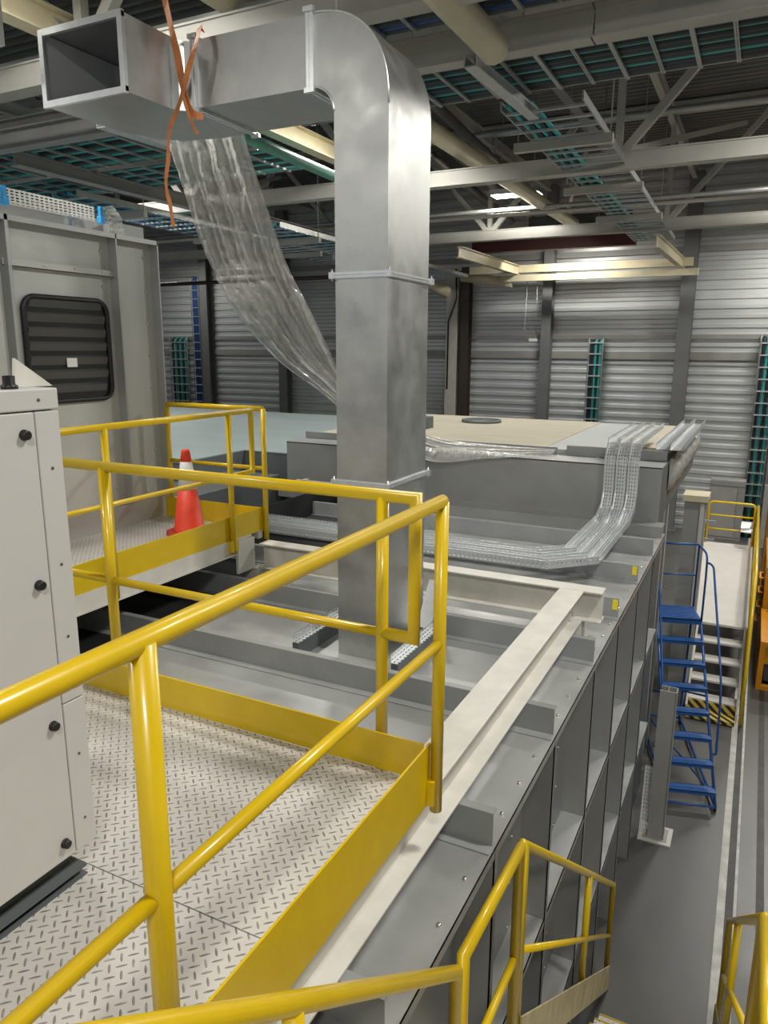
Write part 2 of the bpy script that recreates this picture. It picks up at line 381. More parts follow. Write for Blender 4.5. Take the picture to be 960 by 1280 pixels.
# lateral braces between trusses
for (a, b, lab) in (((-2.4, 13, 4.7), (-.9, 19.65, 6.6), 'slanting roof brace rising to the farthest truss'),
                    ((-2.3, 13, 6.2), (-4.6, 8.5, 4.9), 'slanting roof brace reaching back toward the wide cable ladder'),
                    ((-6.8, 13, 4.7), (-9.2, 19.65, 6.6), 'slanting roof brace seen beside the nearer lamp'),
                    ((-11.2, 13, 4.7), (-13.4, 19.65, 6.6), 'slanting roof brace over the hanging film'),
                    ((-4.4, 19.65, 6.4), (-6.5, 25.4, 4.9), 'slanting roof brace beyond the farthest truss')):
    tag(MB().bar(a, b, .10, .10).build('roof_brace', 'truss'), lab, 'brace', 'slanting roof braces')
# service pipes under the roof
def pipe(pts, r, m, lab, name='service_pipe', cat='pipe', grp='service pipes under the roof'):
    return tag(T(pts, r, 12).build(name, m), lab, cat, grp)
pipe([(-2.78, -4, 4.52), (-2.68, 7.7, 4.52)], .15, 'creamy', 'thick cream pipe running overhead up to the broad grey beam')
pipe([(-5.2, -4, 5.05), (-5.1, 21.8, 5.05)], .15, 'creamy', 'thick cream pipe running overhead above the orange strap')
pipe([(-5.5, 5.5, 4.0), (-5.7, 10.4, 4.0)], .07, 'green', 'green pipe seen under the sheet metal duct')
pipe([(-34, 17.2, 4.62), (9, 17.2, 4.62)], .045, 'truss', 'thin grey pipe crossing just in front of the farthest truss')
pipe([(-34, 18.4, 4.95), (9, 18.4, 4.95)], .05, 'tray', 'thin grey pipe crossing above the nearer lamp')
pipe([(-6.1, 9.5, 5.6), (-7.6, 24, 5.6)], .11, 'dsteel', 'dark pipe beside the narrow cable ladder, closest to the duct')
pipe([(-5.6, 9.5, 5.6), (-6.9, 24, 5.6)], .11, 'dsteel', 'dark pipe beside the narrow cable ladder, middle one')
pipe([(-5.1, 9.5, 5.6), (-6.2, 24, 5.6)], .09, 'dsteel', 'dark pipe beside the narrow cable ladder, closest to the rungs')
pipe([(-9.0, 12, 5.9), (9, 12, 5.9)], .06, 'dsteel', 'dark sprinkler pipe crossing high behind the wide cable ladder')
pipe([(-14, 15.5, 5.9), (9, 15.5, 5.9)], .07, 'tray', 'grey sprinkler pipe crossing high between the trusses')
pipe([(-34, 22.6, 4.0), (-10.5, 22.6, 4.0)], .07, 'brown', 'brownish pipe crossing in front of the wall left of the film')
pipe([(-11.6, 22.3, 7.2), (-11.6, 22.3, 4.6), (-10.1, 24.9, 3.55)], .20, 'creamy', 'cream pipe slanting down beside the cream wall column')
pipe([(-9.75, 25.33, 4.1), (-7.9, 25.33, 3.85)], .16, 'creamy', 'short cream pipe stub behind the dark brown column')
# cream overhead beams
def beam(p, q, w, h, m, lab, grp='cream beams under the roof', name='overhead_beam'):
    b = MB().bar(p, q, w, h) if 'crane beam across' in lab else MB().ibeam(p, q, w, h, .02, .03)
    return tag(b.build(name, m), lab, 'beam', grp)
beam((-7.16, -2, 5.0), (-7.16, 12.8, 5.0), .22, .28, 'creamy', 'cream beam overhead running above the open mouth of the duct')
beam((-14, 7.65, 4.45), (-6.0, 7.65, 4.45), .2, .26, 'steel', 'grey beam overhead crossing behind the open mouth of the duct')
beam((-10.4, 8.2, 4.42), (-10.4, 19.5, 4.42), .2, .24, 'steel', 'grey beam overhead running along the roof toward the wall over the booth')
beam((-9.3, 25.0, 4.24), (-2.2, 25.0, 4.24), .22, .24, 'creamy', 'long cream crane beam across the back wall, upper of the two')
beam((-8.1, 24.7, 3.92), (-2.0, 24.7, 3.92), .22, .2, 'creamy', 'long cream crane beam across the back wall, lower of the two')
beam((-7.68, 19.7, 4.2), (-7.6, 25.0, 4.2), .16, .3, 'creamy', 'short cream beam joining the crane beam near the brown column')
beam((-2.6, 19.7, 4.2), (-2.5, 25.0, 4.2), .16, .3, 'creamy', 'short cream beam joining the end of the crane beam near the wall')
beam((-8.6, 23.2, 4.75), (-3.6, 23.2, 4.75), .3, .35, 'red', 'dark red beam above the cream crane beam', 'dark beams')
beam((-6.5, 22.2, 5.2), (-3.6, 22.2, 5.2), .3, .3, 'dsteel', 'dark beam beneath the roof by the farther lamp', 'dark beams')
beam((-1.78, 8.02, 4.7), (9, 8.02, 4.7), .2, .3, 'truss', 'broad pale grey beam under the wide cable ladder, part over the orange machine', 'grey ladder beams')
beam((-16, 8.02, 4.7), (-1.8, 8.02, 4.7), .2, .3, 'truss', 'broad grey beam under the wide cable ladder, part behind the elbow', 'grey ladder beams')
# lamps
LAB = {(-5.6, 18.0): 'nearer lit lamp hanging between the two trusses', (-5.6, 23.6): 'farther lit lamp hanging by the back wall above the crane beam',
       (-5.6, 11.2): 'lit lamp hanging behind the elbow of the duct', (-21.6, 23.6): 'small lit lamp by the back wall between booth and film',
       (-12.6, 11.7): 'lit lamp seen under the cable ladder above the booth', (1.4, 11.2): 'lit lamp in the row over the orange machine, nearest of three',
       (1.4, 18.0): 'lit lamp in the row over the orange machine, second of three', (1.4, 23.6): 'lit lamp in the row over the orange machine, by the wall'}
for x, y in LAMPS:
    if y < 11: continue
    lab = LAB[(x, y)]
    t = thing('bay_lamp', lab, 'lamp', (x, y, 5.2), 'lamps under the roof')
    B(x - .58, x + .58, y - .24, y + .24, 5.19, 5.30).build('housing', 'tray', t)
    B(x - .56, x + .56, y - .22, y + .22, 5.175, 5.19).build('diffuser', 'lamp', t)
    MB().tube([(x - .4, y, 5.3), (x - .4, y, 7.27)], .008, 6).tube([(x + .4, y, 5.3), (x + .4, y, 7.27)], .008, 6).build('hanger', 'tray', t)

# cable ladders
def ladder_x(x0, x1, y0, y1, z, step, lab, ncab, cabm, grp, slot=True):
    t = thing('cable_ladder', lab, 'cable ladder', ((x0 + x1) / 2, (y0 + y1) / 2, z), 'overhead cable ladders')
    for y in (y0, y1): MB().box(x0, x1, y - .012, y + .012, z - .01, z + .10).build('side_rail', 'tray', t)
    x = x0 + .2
    i = 0
    while x < x1:
        if i % 2: MB().box(x - .022, x + .022, y0, y1, z - .035, z).build('rung', 'tray', t)
        else: MB().sweep([(-.022, .03), (-.022, 0), (.022, 0), (.022, .03)], [((x, y0, z - .03), (1, 0, 0), (0, 0, 1)), ((x, y1, z - .03), (1, 0, 0), (0, 0, 1))]).build('rung', 'perfdull', t)
        x += step; i += 1
    for k in range(ncab):
        y = y0 + (y1 - y0) * (k + .5) / ncab
        m = cabm[k % len(cabm)]
        tag(T([(x0, y, z + .05), ((x0 + x1) / 2, y + random.uniform(-.03, .03), z + .05), (x1, y, z + .05)], .040 if m != 'darkcab' else .055, 8).build('cable', m),
            lab_c(m, grp), 'cable', grp)
def lab_c(m, grp): return {'teal': 'teal cable', 'bluecab': 'blue cable', 'darkcab': 'dark cable'}[m] + ' lying along the ' + grp.split(' the ', 1)[1]
ladder_x(-6.0, 6, 8.2, 9.35, 4.62, .375, 'wide cable ladder crossing overhead just behind the duct elbow', 12, ('teal', 'darkcab', 'darkcab'), 'cables on the wide cable ladder')
ladder_x(-9.0, 6, 6.7, 7.75, 4.85, .375, 'cable ladder crossing overhead in front of the broad grey beam', 8, ('darkcab', 'bluecab'), 'cables on the ladder before the broad beam')
ladder_x(-17, -6.8, 8.2, 9.5, 4.5, .5, 'cable ladder overhead between the duct mouth and the booth, nearer half', 8, ('darkcab', 'teal'), 'cables on the nearer ladder over the booth')
ladder_x(-18, -7.0, 9.7, 11.0, 4.5, .5, 'cable ladder overhead between the duct mouth and the booth, farther half', 8, ('darkcab', 'teal'), 'cables on the farther ladder over the booth')
def ladder_y(xa, xb, y0, y1, z, step, lab, ncab, cabm, grp, skew=0.0, side=0.5):
    t = thing('cable_ladder', lab, 'cable ladder', ((xa + xb) / 2, (y0 + y1) / 2, z), 'overhead cable ladders')
    for x in (xa, xb): MB().bar((x, y0, z + .045), (x + skew, y1, z + .045), .02, .10).build('side_rail', 'tray', t)
    n = int((y1 - y0) / step)
    for i in range(n):
        y = y0 + step * (i + .5); dx = skew * (y - y0) / (y1 - y0)
        B(xa + dx, xb + dx, y - .02, y + .02, z - .015, z + .015).build('rung', 'galvb', t)
    for k in range(ncab):
        x = xa + (xb - xa) * side * (k + .5) / ncab + .05; m = cabm[k % len(cabm)]
        tag(T([(x, y0, z + .05), (x + skew, y1, z + .05)], .03, 8).build('cable', m), lab_c(m, grp), 'cable', grp)
    for f in (.12, .38, .64):
        y = y0 + (y1 - y0) * f; dx = skew * f
        h = thing('ladder_hanger', 'grey cross bar under the %s, %s from the duct' % (grp.split(' the ', 1)[1], {.12: 'first', .38: 'second', .64: 'third'}[f]), 'hanger', ((xa + xb) / 2 + dx, y, z - .12), 'cross bars under the ladders')
        MB().bar((xa - .25 + dx, y, z - .08), (xb + .12 + dx, y, z - .08), .10, .12).build('cross_bar', 'truss', h)
        for xx in (xa - .2 + dx, xb + .08 + dx): T([(xx, y, z - .03), (xx, y, 7.27)], .008, 6).build('threaded_rod', 'tray', h)
ladder_y(-3.2, -2.2, 9.5, 22, 4.5, .42, 'narrow cable ladder with pale rungs running off toward the back wall', 5, ('teal', 'darkcab'), 'cables on the narrow ladder', -.25, .35)
ladder_y(-11.9, -10.7, 9.6, 22, 4.15, .42, 'cable ladder with blue cables running toward the wall over the booth', 9, ('bluecab', 'teal', 'darkcab'), 'cables on the ladder beyond the booth', -.2, .95)
ladder_y(-9.9, -8.9, 13, 24.5, 4.0, .42, 'cable ladder with blue cables seen between the film and the duct', 9, ('bluecab', 'teal', 'darkcab'), 'cables on the ladder beyond the film', -.3, .95)
def chan(p, q, w, h, m, lab):
    p, q = Vector(p), Vector(q)
    t = thing('steel_channel', lab, 'channel', p, 'channels hung under the ladders')
    MB().bar(p, q, w, .012).bar(p + Vector((-w / 2, 0, h / 2)), q + Vector((-w / 2, 0, h / 2)), .012, h).bar(p + Vector((w / 2, 0, h / 2)), q + Vector((w / 2, 0, h / 2)), .012, h).build('profile', m, t)
    MB().tube([p + Vector((0, .15, 0)), p + Vector((0, .15, 2.0))], .01, 6).build('threaded_rod', 'tray', t)
chan((-2.95, 7.75, 4.42), (-2.85, 9.75, 4.42), .13, .10, 'galvb', 'bright steel channel hanging under the wide cable ladder')
chan((-6.78, 6.5, 4.0), (-6.72, 7.75, 4.0), .14, .10, 'galvb', 'bright steel channel hanging behind the mouth of the duct')

# wall ladders with vertical cables
def wall_ladder(x, w, ztop, mats, lab, grp, y=25.55):
    t = thing('cable_ladder', lab, 'cable ladder', (x, y, FZ), 'upright cable ladders on the back wall')
    for s in (-1, 1):
        xs = x + s * w / 2
        MB().tube([(xs, y, FZ), (xs, y, ztop - .25)] + bend((xs, y, ztop - .25), (xs, y, ztop), (xs, y + .3, ztop), .2)[1:] + [(xs, y + .3, ztop)], .022, 8).build('side_rail', 'tray', t)
    z = FZ + .3
    while z < ztop - .1:
        B(x - w / 2, x + w / 2, y - .015, y + .015, z - .02, z + .02).build('rung', 'galvb', t); z += .36
    for k, m in enumerate(mats):
        xx = x + w * ((k + .5) / len(mats) - .5) * .85
        tag(T([(xx, y + .05, FZ)] + bend((xx, y + .05, 0), (xx, y + .05, ztop - .06), (xx, y + .3, ztop - .06), .2) + [(xx, y + .3, ztop - .06)], .045, 8).build('cable', m), lab_c(m, grp).replace('lying along', 'climbing'), 'cable', grp)
wall_ladder(-5.02, .46, 2.0, ('darkcab', 'darkcab', 'teal', 'darkcab', 'teal'), 'upright cable ladder on the back wall between two grey columns', 'cables on the ladder between the wall columns')
wall_ladder(.12, .5, 2.1, ('darkcab', 'teal', 'darkcab', 'teal'), 'upright cable ladder on the back wall above the gray door', 'cables on the ladder near the door')
wall_ladder(-23.0, 1.0, 2.1, ('darkcab', 'teal', 'darkcab', 'teal', 'darkcab', 'teal'), 'broad upright cable ladder of teal cables on the back wall beside the booth', 'cables on the broad ladder by the booth')
wall_ladder(-21.95, .42, 4.6, ('bluecab', 'bluecab', 'bluecab'), 'tall upright ladder of blue cables on the back wall beside the booth', 'cables on the tall blue ladder')
# pendant and wall conduit
t = thing('pendant_control', 'small white pendant box hung on two thin cables by the wall column', 'pendant', (-6.93, 24.75, 1.95))
B(-7.05, -6.8, 24.70, 24.80, 1.9, 1.99).build('box', 'paper', t)
T([(-7.2, 24.75, 3.83), (-7.24, 24.75, 2.3), (-7.0, 24.75, 1.97)], .010, 6).build('cord', 'tray', t)
T([(-6.87, 24.75, 3.83), (-6.85, 24.75, 1.99)], .010, 6).build('cord', 'tray', t)
tag(T([(-10.0, 25.44, 4.4), (-9.95, 25.44, 3.4), (-10.25, 25.44, 2.6), (-10.25, 25.44, .2)], .03, 8).build('conduit', 'black'), 'black conduit bent down the front of the cream wall column', 'conduit')
# grey door at the far end
t = thing('steel_cabinet', 'flat grey cabinet against the back wall behind the yellow end rail', 'cabinet', (-.6, 25.2, FZ))
B(-1.1, -.1, 25.0, 25.45, FZ, -2.3).build('body', 'steel', t, bevel=.01)
B(-1.07, -.32, 24.97, 25.0, FZ + .1, -2.5).build('door', 'steel', t); B(-.3, -.12, 24.97, 25.0, FZ + .1, -2.5).build('door', 'tray', t)
B(-1.08, -.1, 24.96, 25.0, -2.48, -2.33).build('header', 'tray', t)
t = thing('steel_post', 'tall pale steel post standing beside the far upright cable ladder', 'post', (.5, 24.6, FZ))
B(.42, .6, 24.5, 24.7, FZ, -2.3).build('shaft', 'steel', t); B(.36, .66, 24.44, 24.76, FZ, FZ + .02).build('base_plate', 'steel', t)

# ================================================================== FRONT CASING (lower machine)
ZD = -.5; XE = -.83
cas = thing('oven_casing', 'long grey sheet metal oven casing with cross ribs under the white steel frame', 'machine', (-2.2, 5, FZ))
RY = [.65, 1.70, 2.75, 3.82, 4.94, 5.92, 6.98, 8.05]
XP = -3.88
b = MB(); b.box(XP, XE, .2, 9.1, ZD - .006, ZD); b.box(XE - .004, XE, .2, 9.1, ZD - .05, ZD)
b.build('deck', 'deck', cas)
for y in RY:
    MB().box(-5.1, XE - .015, y, y + .004, ZD + .001, ZD + .160).box(-5.1, XE - .015, y, y + .05, ZD + .160, ZD + .165).box(-5.1, XE - .010, y - .06, y, ZD + .001, ZD + .007).build('cross_rib', 'ribsheet', cas)
for y in RY:
    for k in range(3):
        MB().lathe((XE - .05, y + .25 + .28 * k, ZD), [(.010, 0), (.010, .008), (.004, .010)], 8).build('edge_bolt', 'bolt', cas)
MB().box(-5.1, XP, 1.2, 9.1, ZD - .006, ZD).box(-5.11, -5.1, 1.2, 9.1, ZD, -.2).build('painted_shade_sheet', 'gapshade', cas)  # black sheets added where only shade falls under the far platform
XR = -1.0
bys = [.2] + RY + [9.1]
for i in range(len(bys) - 1):
    y0, y1 = bys[i], bys[i + 1]
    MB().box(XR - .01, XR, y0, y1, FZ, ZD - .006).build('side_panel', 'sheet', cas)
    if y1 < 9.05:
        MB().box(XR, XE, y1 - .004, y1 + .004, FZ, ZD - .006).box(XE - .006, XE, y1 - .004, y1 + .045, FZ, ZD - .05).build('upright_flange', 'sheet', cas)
    for z in (-1.70, -2.95):
        MB().box(XR, XE - .002, y0 + .05, y1 - .006, z - .005, z).box(XE - .008, XE - .002, y0 + .05, y1 - .006, z - .04, z).build('ledge', 'deck', cas)
bb = MB()
for y in RY:
    for k in range(12):
        bb.lathe((XR, y + .14, -.75 - .30 * k), [(.009, 0), (.009, .008), (.003, .01)], 6, 'x')
        bb.lathe((XR, y + .85, -.75 - .30 * k), [(.009, 0), (.009, .008), (.003, .01)], 6, 'x')
bb.build('side_bolts', 'bolt', cas)
for k, (y, x) in enumerate(((6.98, -.90), (5.92, -.895))):
    tag(B(x, x + .042, y - .004, y - .0005, ZD + .07, ZD + .155).build('sticker', 'sticker'), ('yellow sticker on a rib end near the tray bend', 'yellow sticker on a rib end beside the white frame corner')[k], 'sticker', 'yellow rib stickers')
# duct collar frame on the deck
t = thing('duct_curb', 'thin bolted steel angle frame around the foot of the upright duct', 'frame', (-2.3, 4.6, ZD))
for a in ((-2.75, 4.05, -2.75, 4.82), (-1.98, 4.05, -1.98, 4.82)):
    MB().sweep([(0, .06), (0, 0), (.05, 0)], [((a[0], a[1], ZD + .12), (1, 0, 0), (0, 0, 1)), ((a[2], a[3], ZD + .12), (1, 0, 0), (0, 0, 1))]).build('angle', 'perf', t)
    B(a[0], a[0] + .05, a[1], a[3], ZD, ZD + .115).build('side_plate', 'darksheet', t)
MB().prism([(4.72, ZD + .12), (4.95, ZD + .12), (4.95, ZD + .42)], 'x', -2.1, -1.99).build('gusset', 'galvb', t)
# cross ledge at y about 9
MB().box(-6.2, XE - .02, 8.85, 8.86, ZD, ZD + .13).box(-6.2, XE - .02, 8.86, 9.1, ZD + .12, ZD + .13).build('end_ledge', 'sheet', cas)

# ================================================================== REAR CASING (taller machine body)
rc = thing('oven_hood', 'tall grey oven body behind the ribs with a tan board roof', 'machine', (-3.5, 11.5, FZ))
ZT = .28; XS = -.93
b = MB(); b.box(-6.2, XS, 9.1, 9.13, ZD, ZT); b.build('front_panel', 'sheet', rc)
B(-6.2, XS, 9.10, 9.55, ZT - .012, ZT + .004).build('top_flange', 'boothrib', rc)
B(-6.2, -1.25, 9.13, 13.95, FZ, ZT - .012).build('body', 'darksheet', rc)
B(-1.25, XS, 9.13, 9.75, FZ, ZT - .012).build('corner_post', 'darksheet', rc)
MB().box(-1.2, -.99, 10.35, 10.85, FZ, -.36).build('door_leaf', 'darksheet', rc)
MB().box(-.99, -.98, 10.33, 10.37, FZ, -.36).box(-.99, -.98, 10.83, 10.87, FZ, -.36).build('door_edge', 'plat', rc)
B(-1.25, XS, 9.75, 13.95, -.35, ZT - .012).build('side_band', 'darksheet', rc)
B(-6.2, -2.55, 9.8, 13.95, ZT - .012, ZT + .05).build('roof_board', 'insul', rc)
B(-2.55, -1.75, 9.9, 13.95, ZT - .012, ZT + .04).build('roof_board', 'paleboard', rc)
B(-1.75, -1.0, 10.6, 13.95, ZT - .012, ZT + .05).build('roof_board', 'insul', rc)
MB().box(-2.2, -.95, 9.72, 9.735, ZT, ZT + .12).box(-2.2, -.95, 9.735, 9.8, ZT + .11, ZT + .12).build('upstand', 'sheet', rc)
B(-6.2, -2.3, 9.62, 9.64, ZT, ZT + .10).build('upstand', 'sheet', rc)
MB().lathe((-4.5, 12.9, ZT + .05), [(.36, 0), (.36, .05), (.33, .05), (.33, .01), (.0, .01)], 32).build('roof_ring', 'darksheet', rc)
for y0, y1, m in ((9.95, 10.45, 'darksheet'), (10.6, 11.1, 'steel')):
    MB().box(-1.25, -1.2, y0, y1, FZ, -.36).build('door_leaf', m, rc)
t = thing('door_post', 'grey upright post with a cream cap beside the blue steps', 'post', (-.74, 12.7, FZ))
B(-.90, -.58, 12.5, 12.95, FZ, -.72).build('shaft', 'steel', t)
B(-.93, -.55, 12.47, 12.98, -.72, -.62).build('cap', 'creamy', t)
B(-.66, -.60, 12.485, 12.5, FZ, -.75).build('edge_strip', 'plat', t)
MB().box(-.58, -.42, 12.6, 12.63, -1.05, -1.02).box(-.58, -.42, 12.6, 12.63, -1.35, -1.32).build('bracket', 'galvb', t)
# galvanised trays on right edge of hood
def tray_path(pts, w, h, sidev, upv, name, label, grp, m='perf', n=1):
    t = thing(name, label, 'cable tray', pts[0], grp)
    path = [(p, s, u) for p, s, u in zip(pts, sidev, upv)]
    MB().sweep([(-w / 2 + .012, h), (-w / 2, h), (-w / 2, 0), (w / 2, 0), (w / 2, h), (w / 2 - .012, h)], path).build('trough', m, t)
    return t
for k in range(2):
    x = -1.02 + .17 * k
    tray_path([(x, 9.8, ZT + .13), (x, 13.6, ZT + .13)], .16, .08, [(1, 0, 0)] * 2, [(0, 0, 1)] * 2, 'cable_tray', ('bright cable tray along the hood edge, inner one', 'bright cable tray along the hood edge, outer one')[k], 'trays along the hood edge', 'galvb')
    for y in (9.9, 11.2, 12.5, 13.7):
        pass
t = thing('edge_insulation', 'rumpled foil insulation along the top of the hood side', 'insulation', (-.85, 12, -.2))
b = MB(); prev = None
vs = []
for i in range(41):
    y = 9.8 + i * .11; row = []
    for j in range(9):
        a = j / 8 * math.pi; rr = (.075 + .02 * math.sin(i * 1.7 + j * 2.1) + .02 * random.random()) * min(1, .1 + min(i, 40 - i) * .6)
        row.append(b.bm.verts.new((XS + .005 + rr * math.sin(a), y, .08 - .17 * math.cos(a) * (1 + .2 * math.sin(i * .9)))))
    vs.append(row)
for i in range(40):
    for j in range(8): b.bm.faces.new((vs[i][j], vs[i][j + 1], vs[i + 1][j + 1], vs[i + 1][j]))
b.build('blanket', 'silver', t, smooth=True)

# three perforated trays: along the ribs, turning, climbing the hood, over the roof
zr = ZD + .185
sq = math.sqrt(.5)
for k in range(3):
    o = .165 * k                       # 0 = inner
    y = 6.78 - o; x = -1.50 + .135 * k
    pts = [(-5.6, y, zr), (x - .26 - o * .3, y, zr), (x, y + .26 + o * .3, zr), (x, 8.55, zr), (x, 8.88, zr + .10), (x, 8.985, zr + .27), (x, 8.98, ZT + .10), (x, 9.10, ZT + .27), (x, 11.2, ZT + .27)]
    pts[6] = (x, 8.98, ZT + .12)
    sv = [(0, -1, 0), (sq * .4, -.92, 0), (.92, -sq * .4, 0)] + [(1, 0, 0)] * 6
    u1 = (0, -.35, .94); u2 = (0, -.85, .53); u3 = (0, -1, 0); u4 = (0, -.5, .86)
    uv = [(0, 0, 1)] * 4 + [u1, u2, u3, u4, (0, 0, 1)]
    uv[3] = (0, 0, 1)
    tray_path(pts, .12 if k else .12, .075, sv, uv, 'cable_tray', ('bright perforated cable tray climbing the hood, inner of three', 'bright perforated cable tray climbing the hood, middle of three', 'bright perforated cable tray climbing the hood, outer of three')[k], 'three trays climbing the hood')
# blocks left behind the frame
t = thing('plenum_unit', 'low dark unit behind the far platform with a pale blue roof', 'machine', (-11, 13, FZ))
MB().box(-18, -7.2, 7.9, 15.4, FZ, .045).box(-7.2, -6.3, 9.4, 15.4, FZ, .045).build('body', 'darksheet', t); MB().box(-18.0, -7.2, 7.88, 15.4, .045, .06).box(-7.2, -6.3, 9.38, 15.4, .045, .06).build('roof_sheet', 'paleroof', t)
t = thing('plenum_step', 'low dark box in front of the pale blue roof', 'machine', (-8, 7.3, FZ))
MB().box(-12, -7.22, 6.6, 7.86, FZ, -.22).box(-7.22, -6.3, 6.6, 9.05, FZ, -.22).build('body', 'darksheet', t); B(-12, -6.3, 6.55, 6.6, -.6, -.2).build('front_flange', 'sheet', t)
t = thing('fan_box', 'small dark box on the hood roof just left of the duct', 'box', (-6.1, 11.0, .3))
B(-6.19, -4.9, 10.8, 11.6, ZT + .05, ZT + .24).build('body', 'darksheet', t, bevel=.01); B(-6.19, -4.9, 10.78, 10.8, ZT + .2, ZT + .25).build('lid_edge', 'insul', t)
t = thing('pull_handle', 'pale yellow latch handle fixed to the dark wall behind the rail', 'handle', (-6.4, 8.8, -.3))
B(-5.85, -5.25, 8.78, 8.84, -.27, -.22).build('bar', 'insul', t); B(-5.72, -5.66, 8.72, 8.86, -.36, -.2).build('bracket', 'insul', t)

# ================================================================== WHITE STEEL FRAME
ZB = -.09; HB = .235
def fbeam(p, q, lab, w=.15):
    t = thing('frame_beam', lab, 'beam', ((p[0] + q[0]) / 2, (p[1] + q[1]) / 2, ZB - HB), 'white steel frame beams')
    MB().ibeam((p[0], p[1], ZB - HB / 2), (q[0], q[1], ZB - HB / 2), w, HB, .012, .010).build('beam', 'cream', t, bevel=.002)
    return t
t = fbeam((-1.088, -1.2), (-1.088, 5.24), 'long white steel beam under the near platform edge, running to the frame corner', .176)
bb = MB()
for z in (-.16, -.26): bb.lathe((-1.06, 5.17, z), [(.013, 0), (.013, .012), (.006, .02)], 6, 'x')
bb.build('bolts', 'bolt', t)
bb = MB(); bb.lathe((-1.02, 1.22, ZB - HB + .012), [(.016, 0), (.016, .03), (.010, .03), (.010, .06)], 8); bb.build('anchor_bolt', 'bolt', t)
t = fbeam((-3.9, 5.32), (-.87, 5.32), 'white steel beam crossing behind the upright duct', .15)
t = thing('frame_beam', 'white steel channel under the far platform edge', 'beam', (-3.98, 3.3, -.14), 'white steel frame beams')
MB().box(-3.985, -3.975, 1.0, 5.24, -.135, -.012).box(-4.04, -3.955, 1.0, 5.24, -.145, -.135).box(-4.04, -3.975, 1.0, 5.24, -.012, -.009).build('channel', 'cream', t)
MB().box(-3.97, -3.945, 5.0, 5.24, -.32, -.03).build('splice_plate', 'cream', t)
for x, y, lab in ((-1.075, 5.32, 'white stub column under the frame corner by the casing edge'), (-3.98, 5.3, 'white stub column under the frame corner by the far platform')):
    t = thing('stub_column', lab, 'column', (x, y, ZD), 'stub columns under the white frame')
    zb = ZD if x > -3 else -1.28
    MB().box(x - .07, x + .07, y - .07, y - .06, zb, ZB - HB).box(x - .07, x + .07, y + .06, y + .07, zb, ZB - HB).box(x - .005, x + .005, y - .06, y + .06, zb, ZB - HB).build('shaft', 'cream', t)
    B(x - .1, x + .1, y - .1, y + .1, zb, zb + .012).build('base_plate', 'cream', t)

# ================================================================== NEAR PLATFORM
PX = -1.0
def plate(x0, x1, y0, y1, lab, z=0.0):
    t = thing('platform_plate', lab, 'platform', ((x0 + x1) / 2, (y0 + y1) / 2, z - .08), 'diamond plate platforms')
    B(x0, x1, y0, y1, z - .008, z).build('tread_plate', 'diamond', t)
    b = MB()
    b.box(x0, x1, y0 + .02, y0 + .08, z - .085, z - .009); b.box(x0, x1, y1 - .08, y1 - .02, z - .085, z - .009)
    b.build('joist', 'cream', t); return t
plate(-3.4, PX - .008, 1.435, 2.352, 'pale diamond plate at the railed corner of the near platform')
plate(-3.4, PX - .008, -1.2, 1.430, 'pale diamond plate in front of the seam, beneath the white cabinet')
RR = .024; RM = .0185; HR = 1.10; HM = .56
# rail along the casing side
g = thing('guardrail', 'nearest yellow pipe guardrail along the open side of the near platform', 'guardrail', (-.973, .9, -.14), 'yellow guardrails')
gx = -.973
T([(gx, -1.2, HR), (gx, 2.40, HR)], RR, 24).build('top_rail', 'yellow', g)
for y in (.94, 2.40):
    MB().tube([(gx, y, -.14), (gx, y, HR)], RR if y > 2 else .0275, 20).build('post', 'yellow', g)
MB().lathe((gx, 2.40, HR), [(RR * .1, -.001), (RR, 0), (RR * .9, .006), (RR * .6, .016), (.001, .022)], 20).build('post_cap', 'yellow', g)
T([(gx, -1.2, HM), (gx, .94, HM)], RM, 16).build('mid_rail', 'yellow', g)
T([(gx, .94, HM), (gx, 2.40, HM)], RM, 16).build('mid_rail', 'yellow', g)
B(PX - .004, PX + .004, -1.2, 2.392, -.105, .148).build('toe_board', 'yellow', g)
B(PX + .002, gx + .005, 2.36, 2.392, -.105, .0).build('post_bracket', 'yellow', g)
# back rail
gy = 2.394
g = thing('guardrail', 'yellow pipe guardrail across the back edge of the near platform, before the duct', 'guardrail', (-2, gy, 0), 'yellow guardrails')
T([(-3.4, gy, HR), (-1.075, gy, HR), (-1.075, gy, HM), (-1.21, gy, HM)], RR, 20).build('top_rail', 'yellow', g)
for x in (-2.64, -1.21): T([(x, gy, -.06), (x, gy, HR)], RR, 20).build('post', 'yellow', g)
T([(-3.4, gy, HM), (-2.64, gy, HM)], RM, 16).build('mid_rail', 'yellow', g)
T([(-2.64, gy, HM), (-1.21, gy, HM)], RM, 16).build('mid_rail', 'yellow', g)
B(-3.4, PX - .012, 2.356, 2.364, 0, .155).build('toe_board', 'yellow', g)

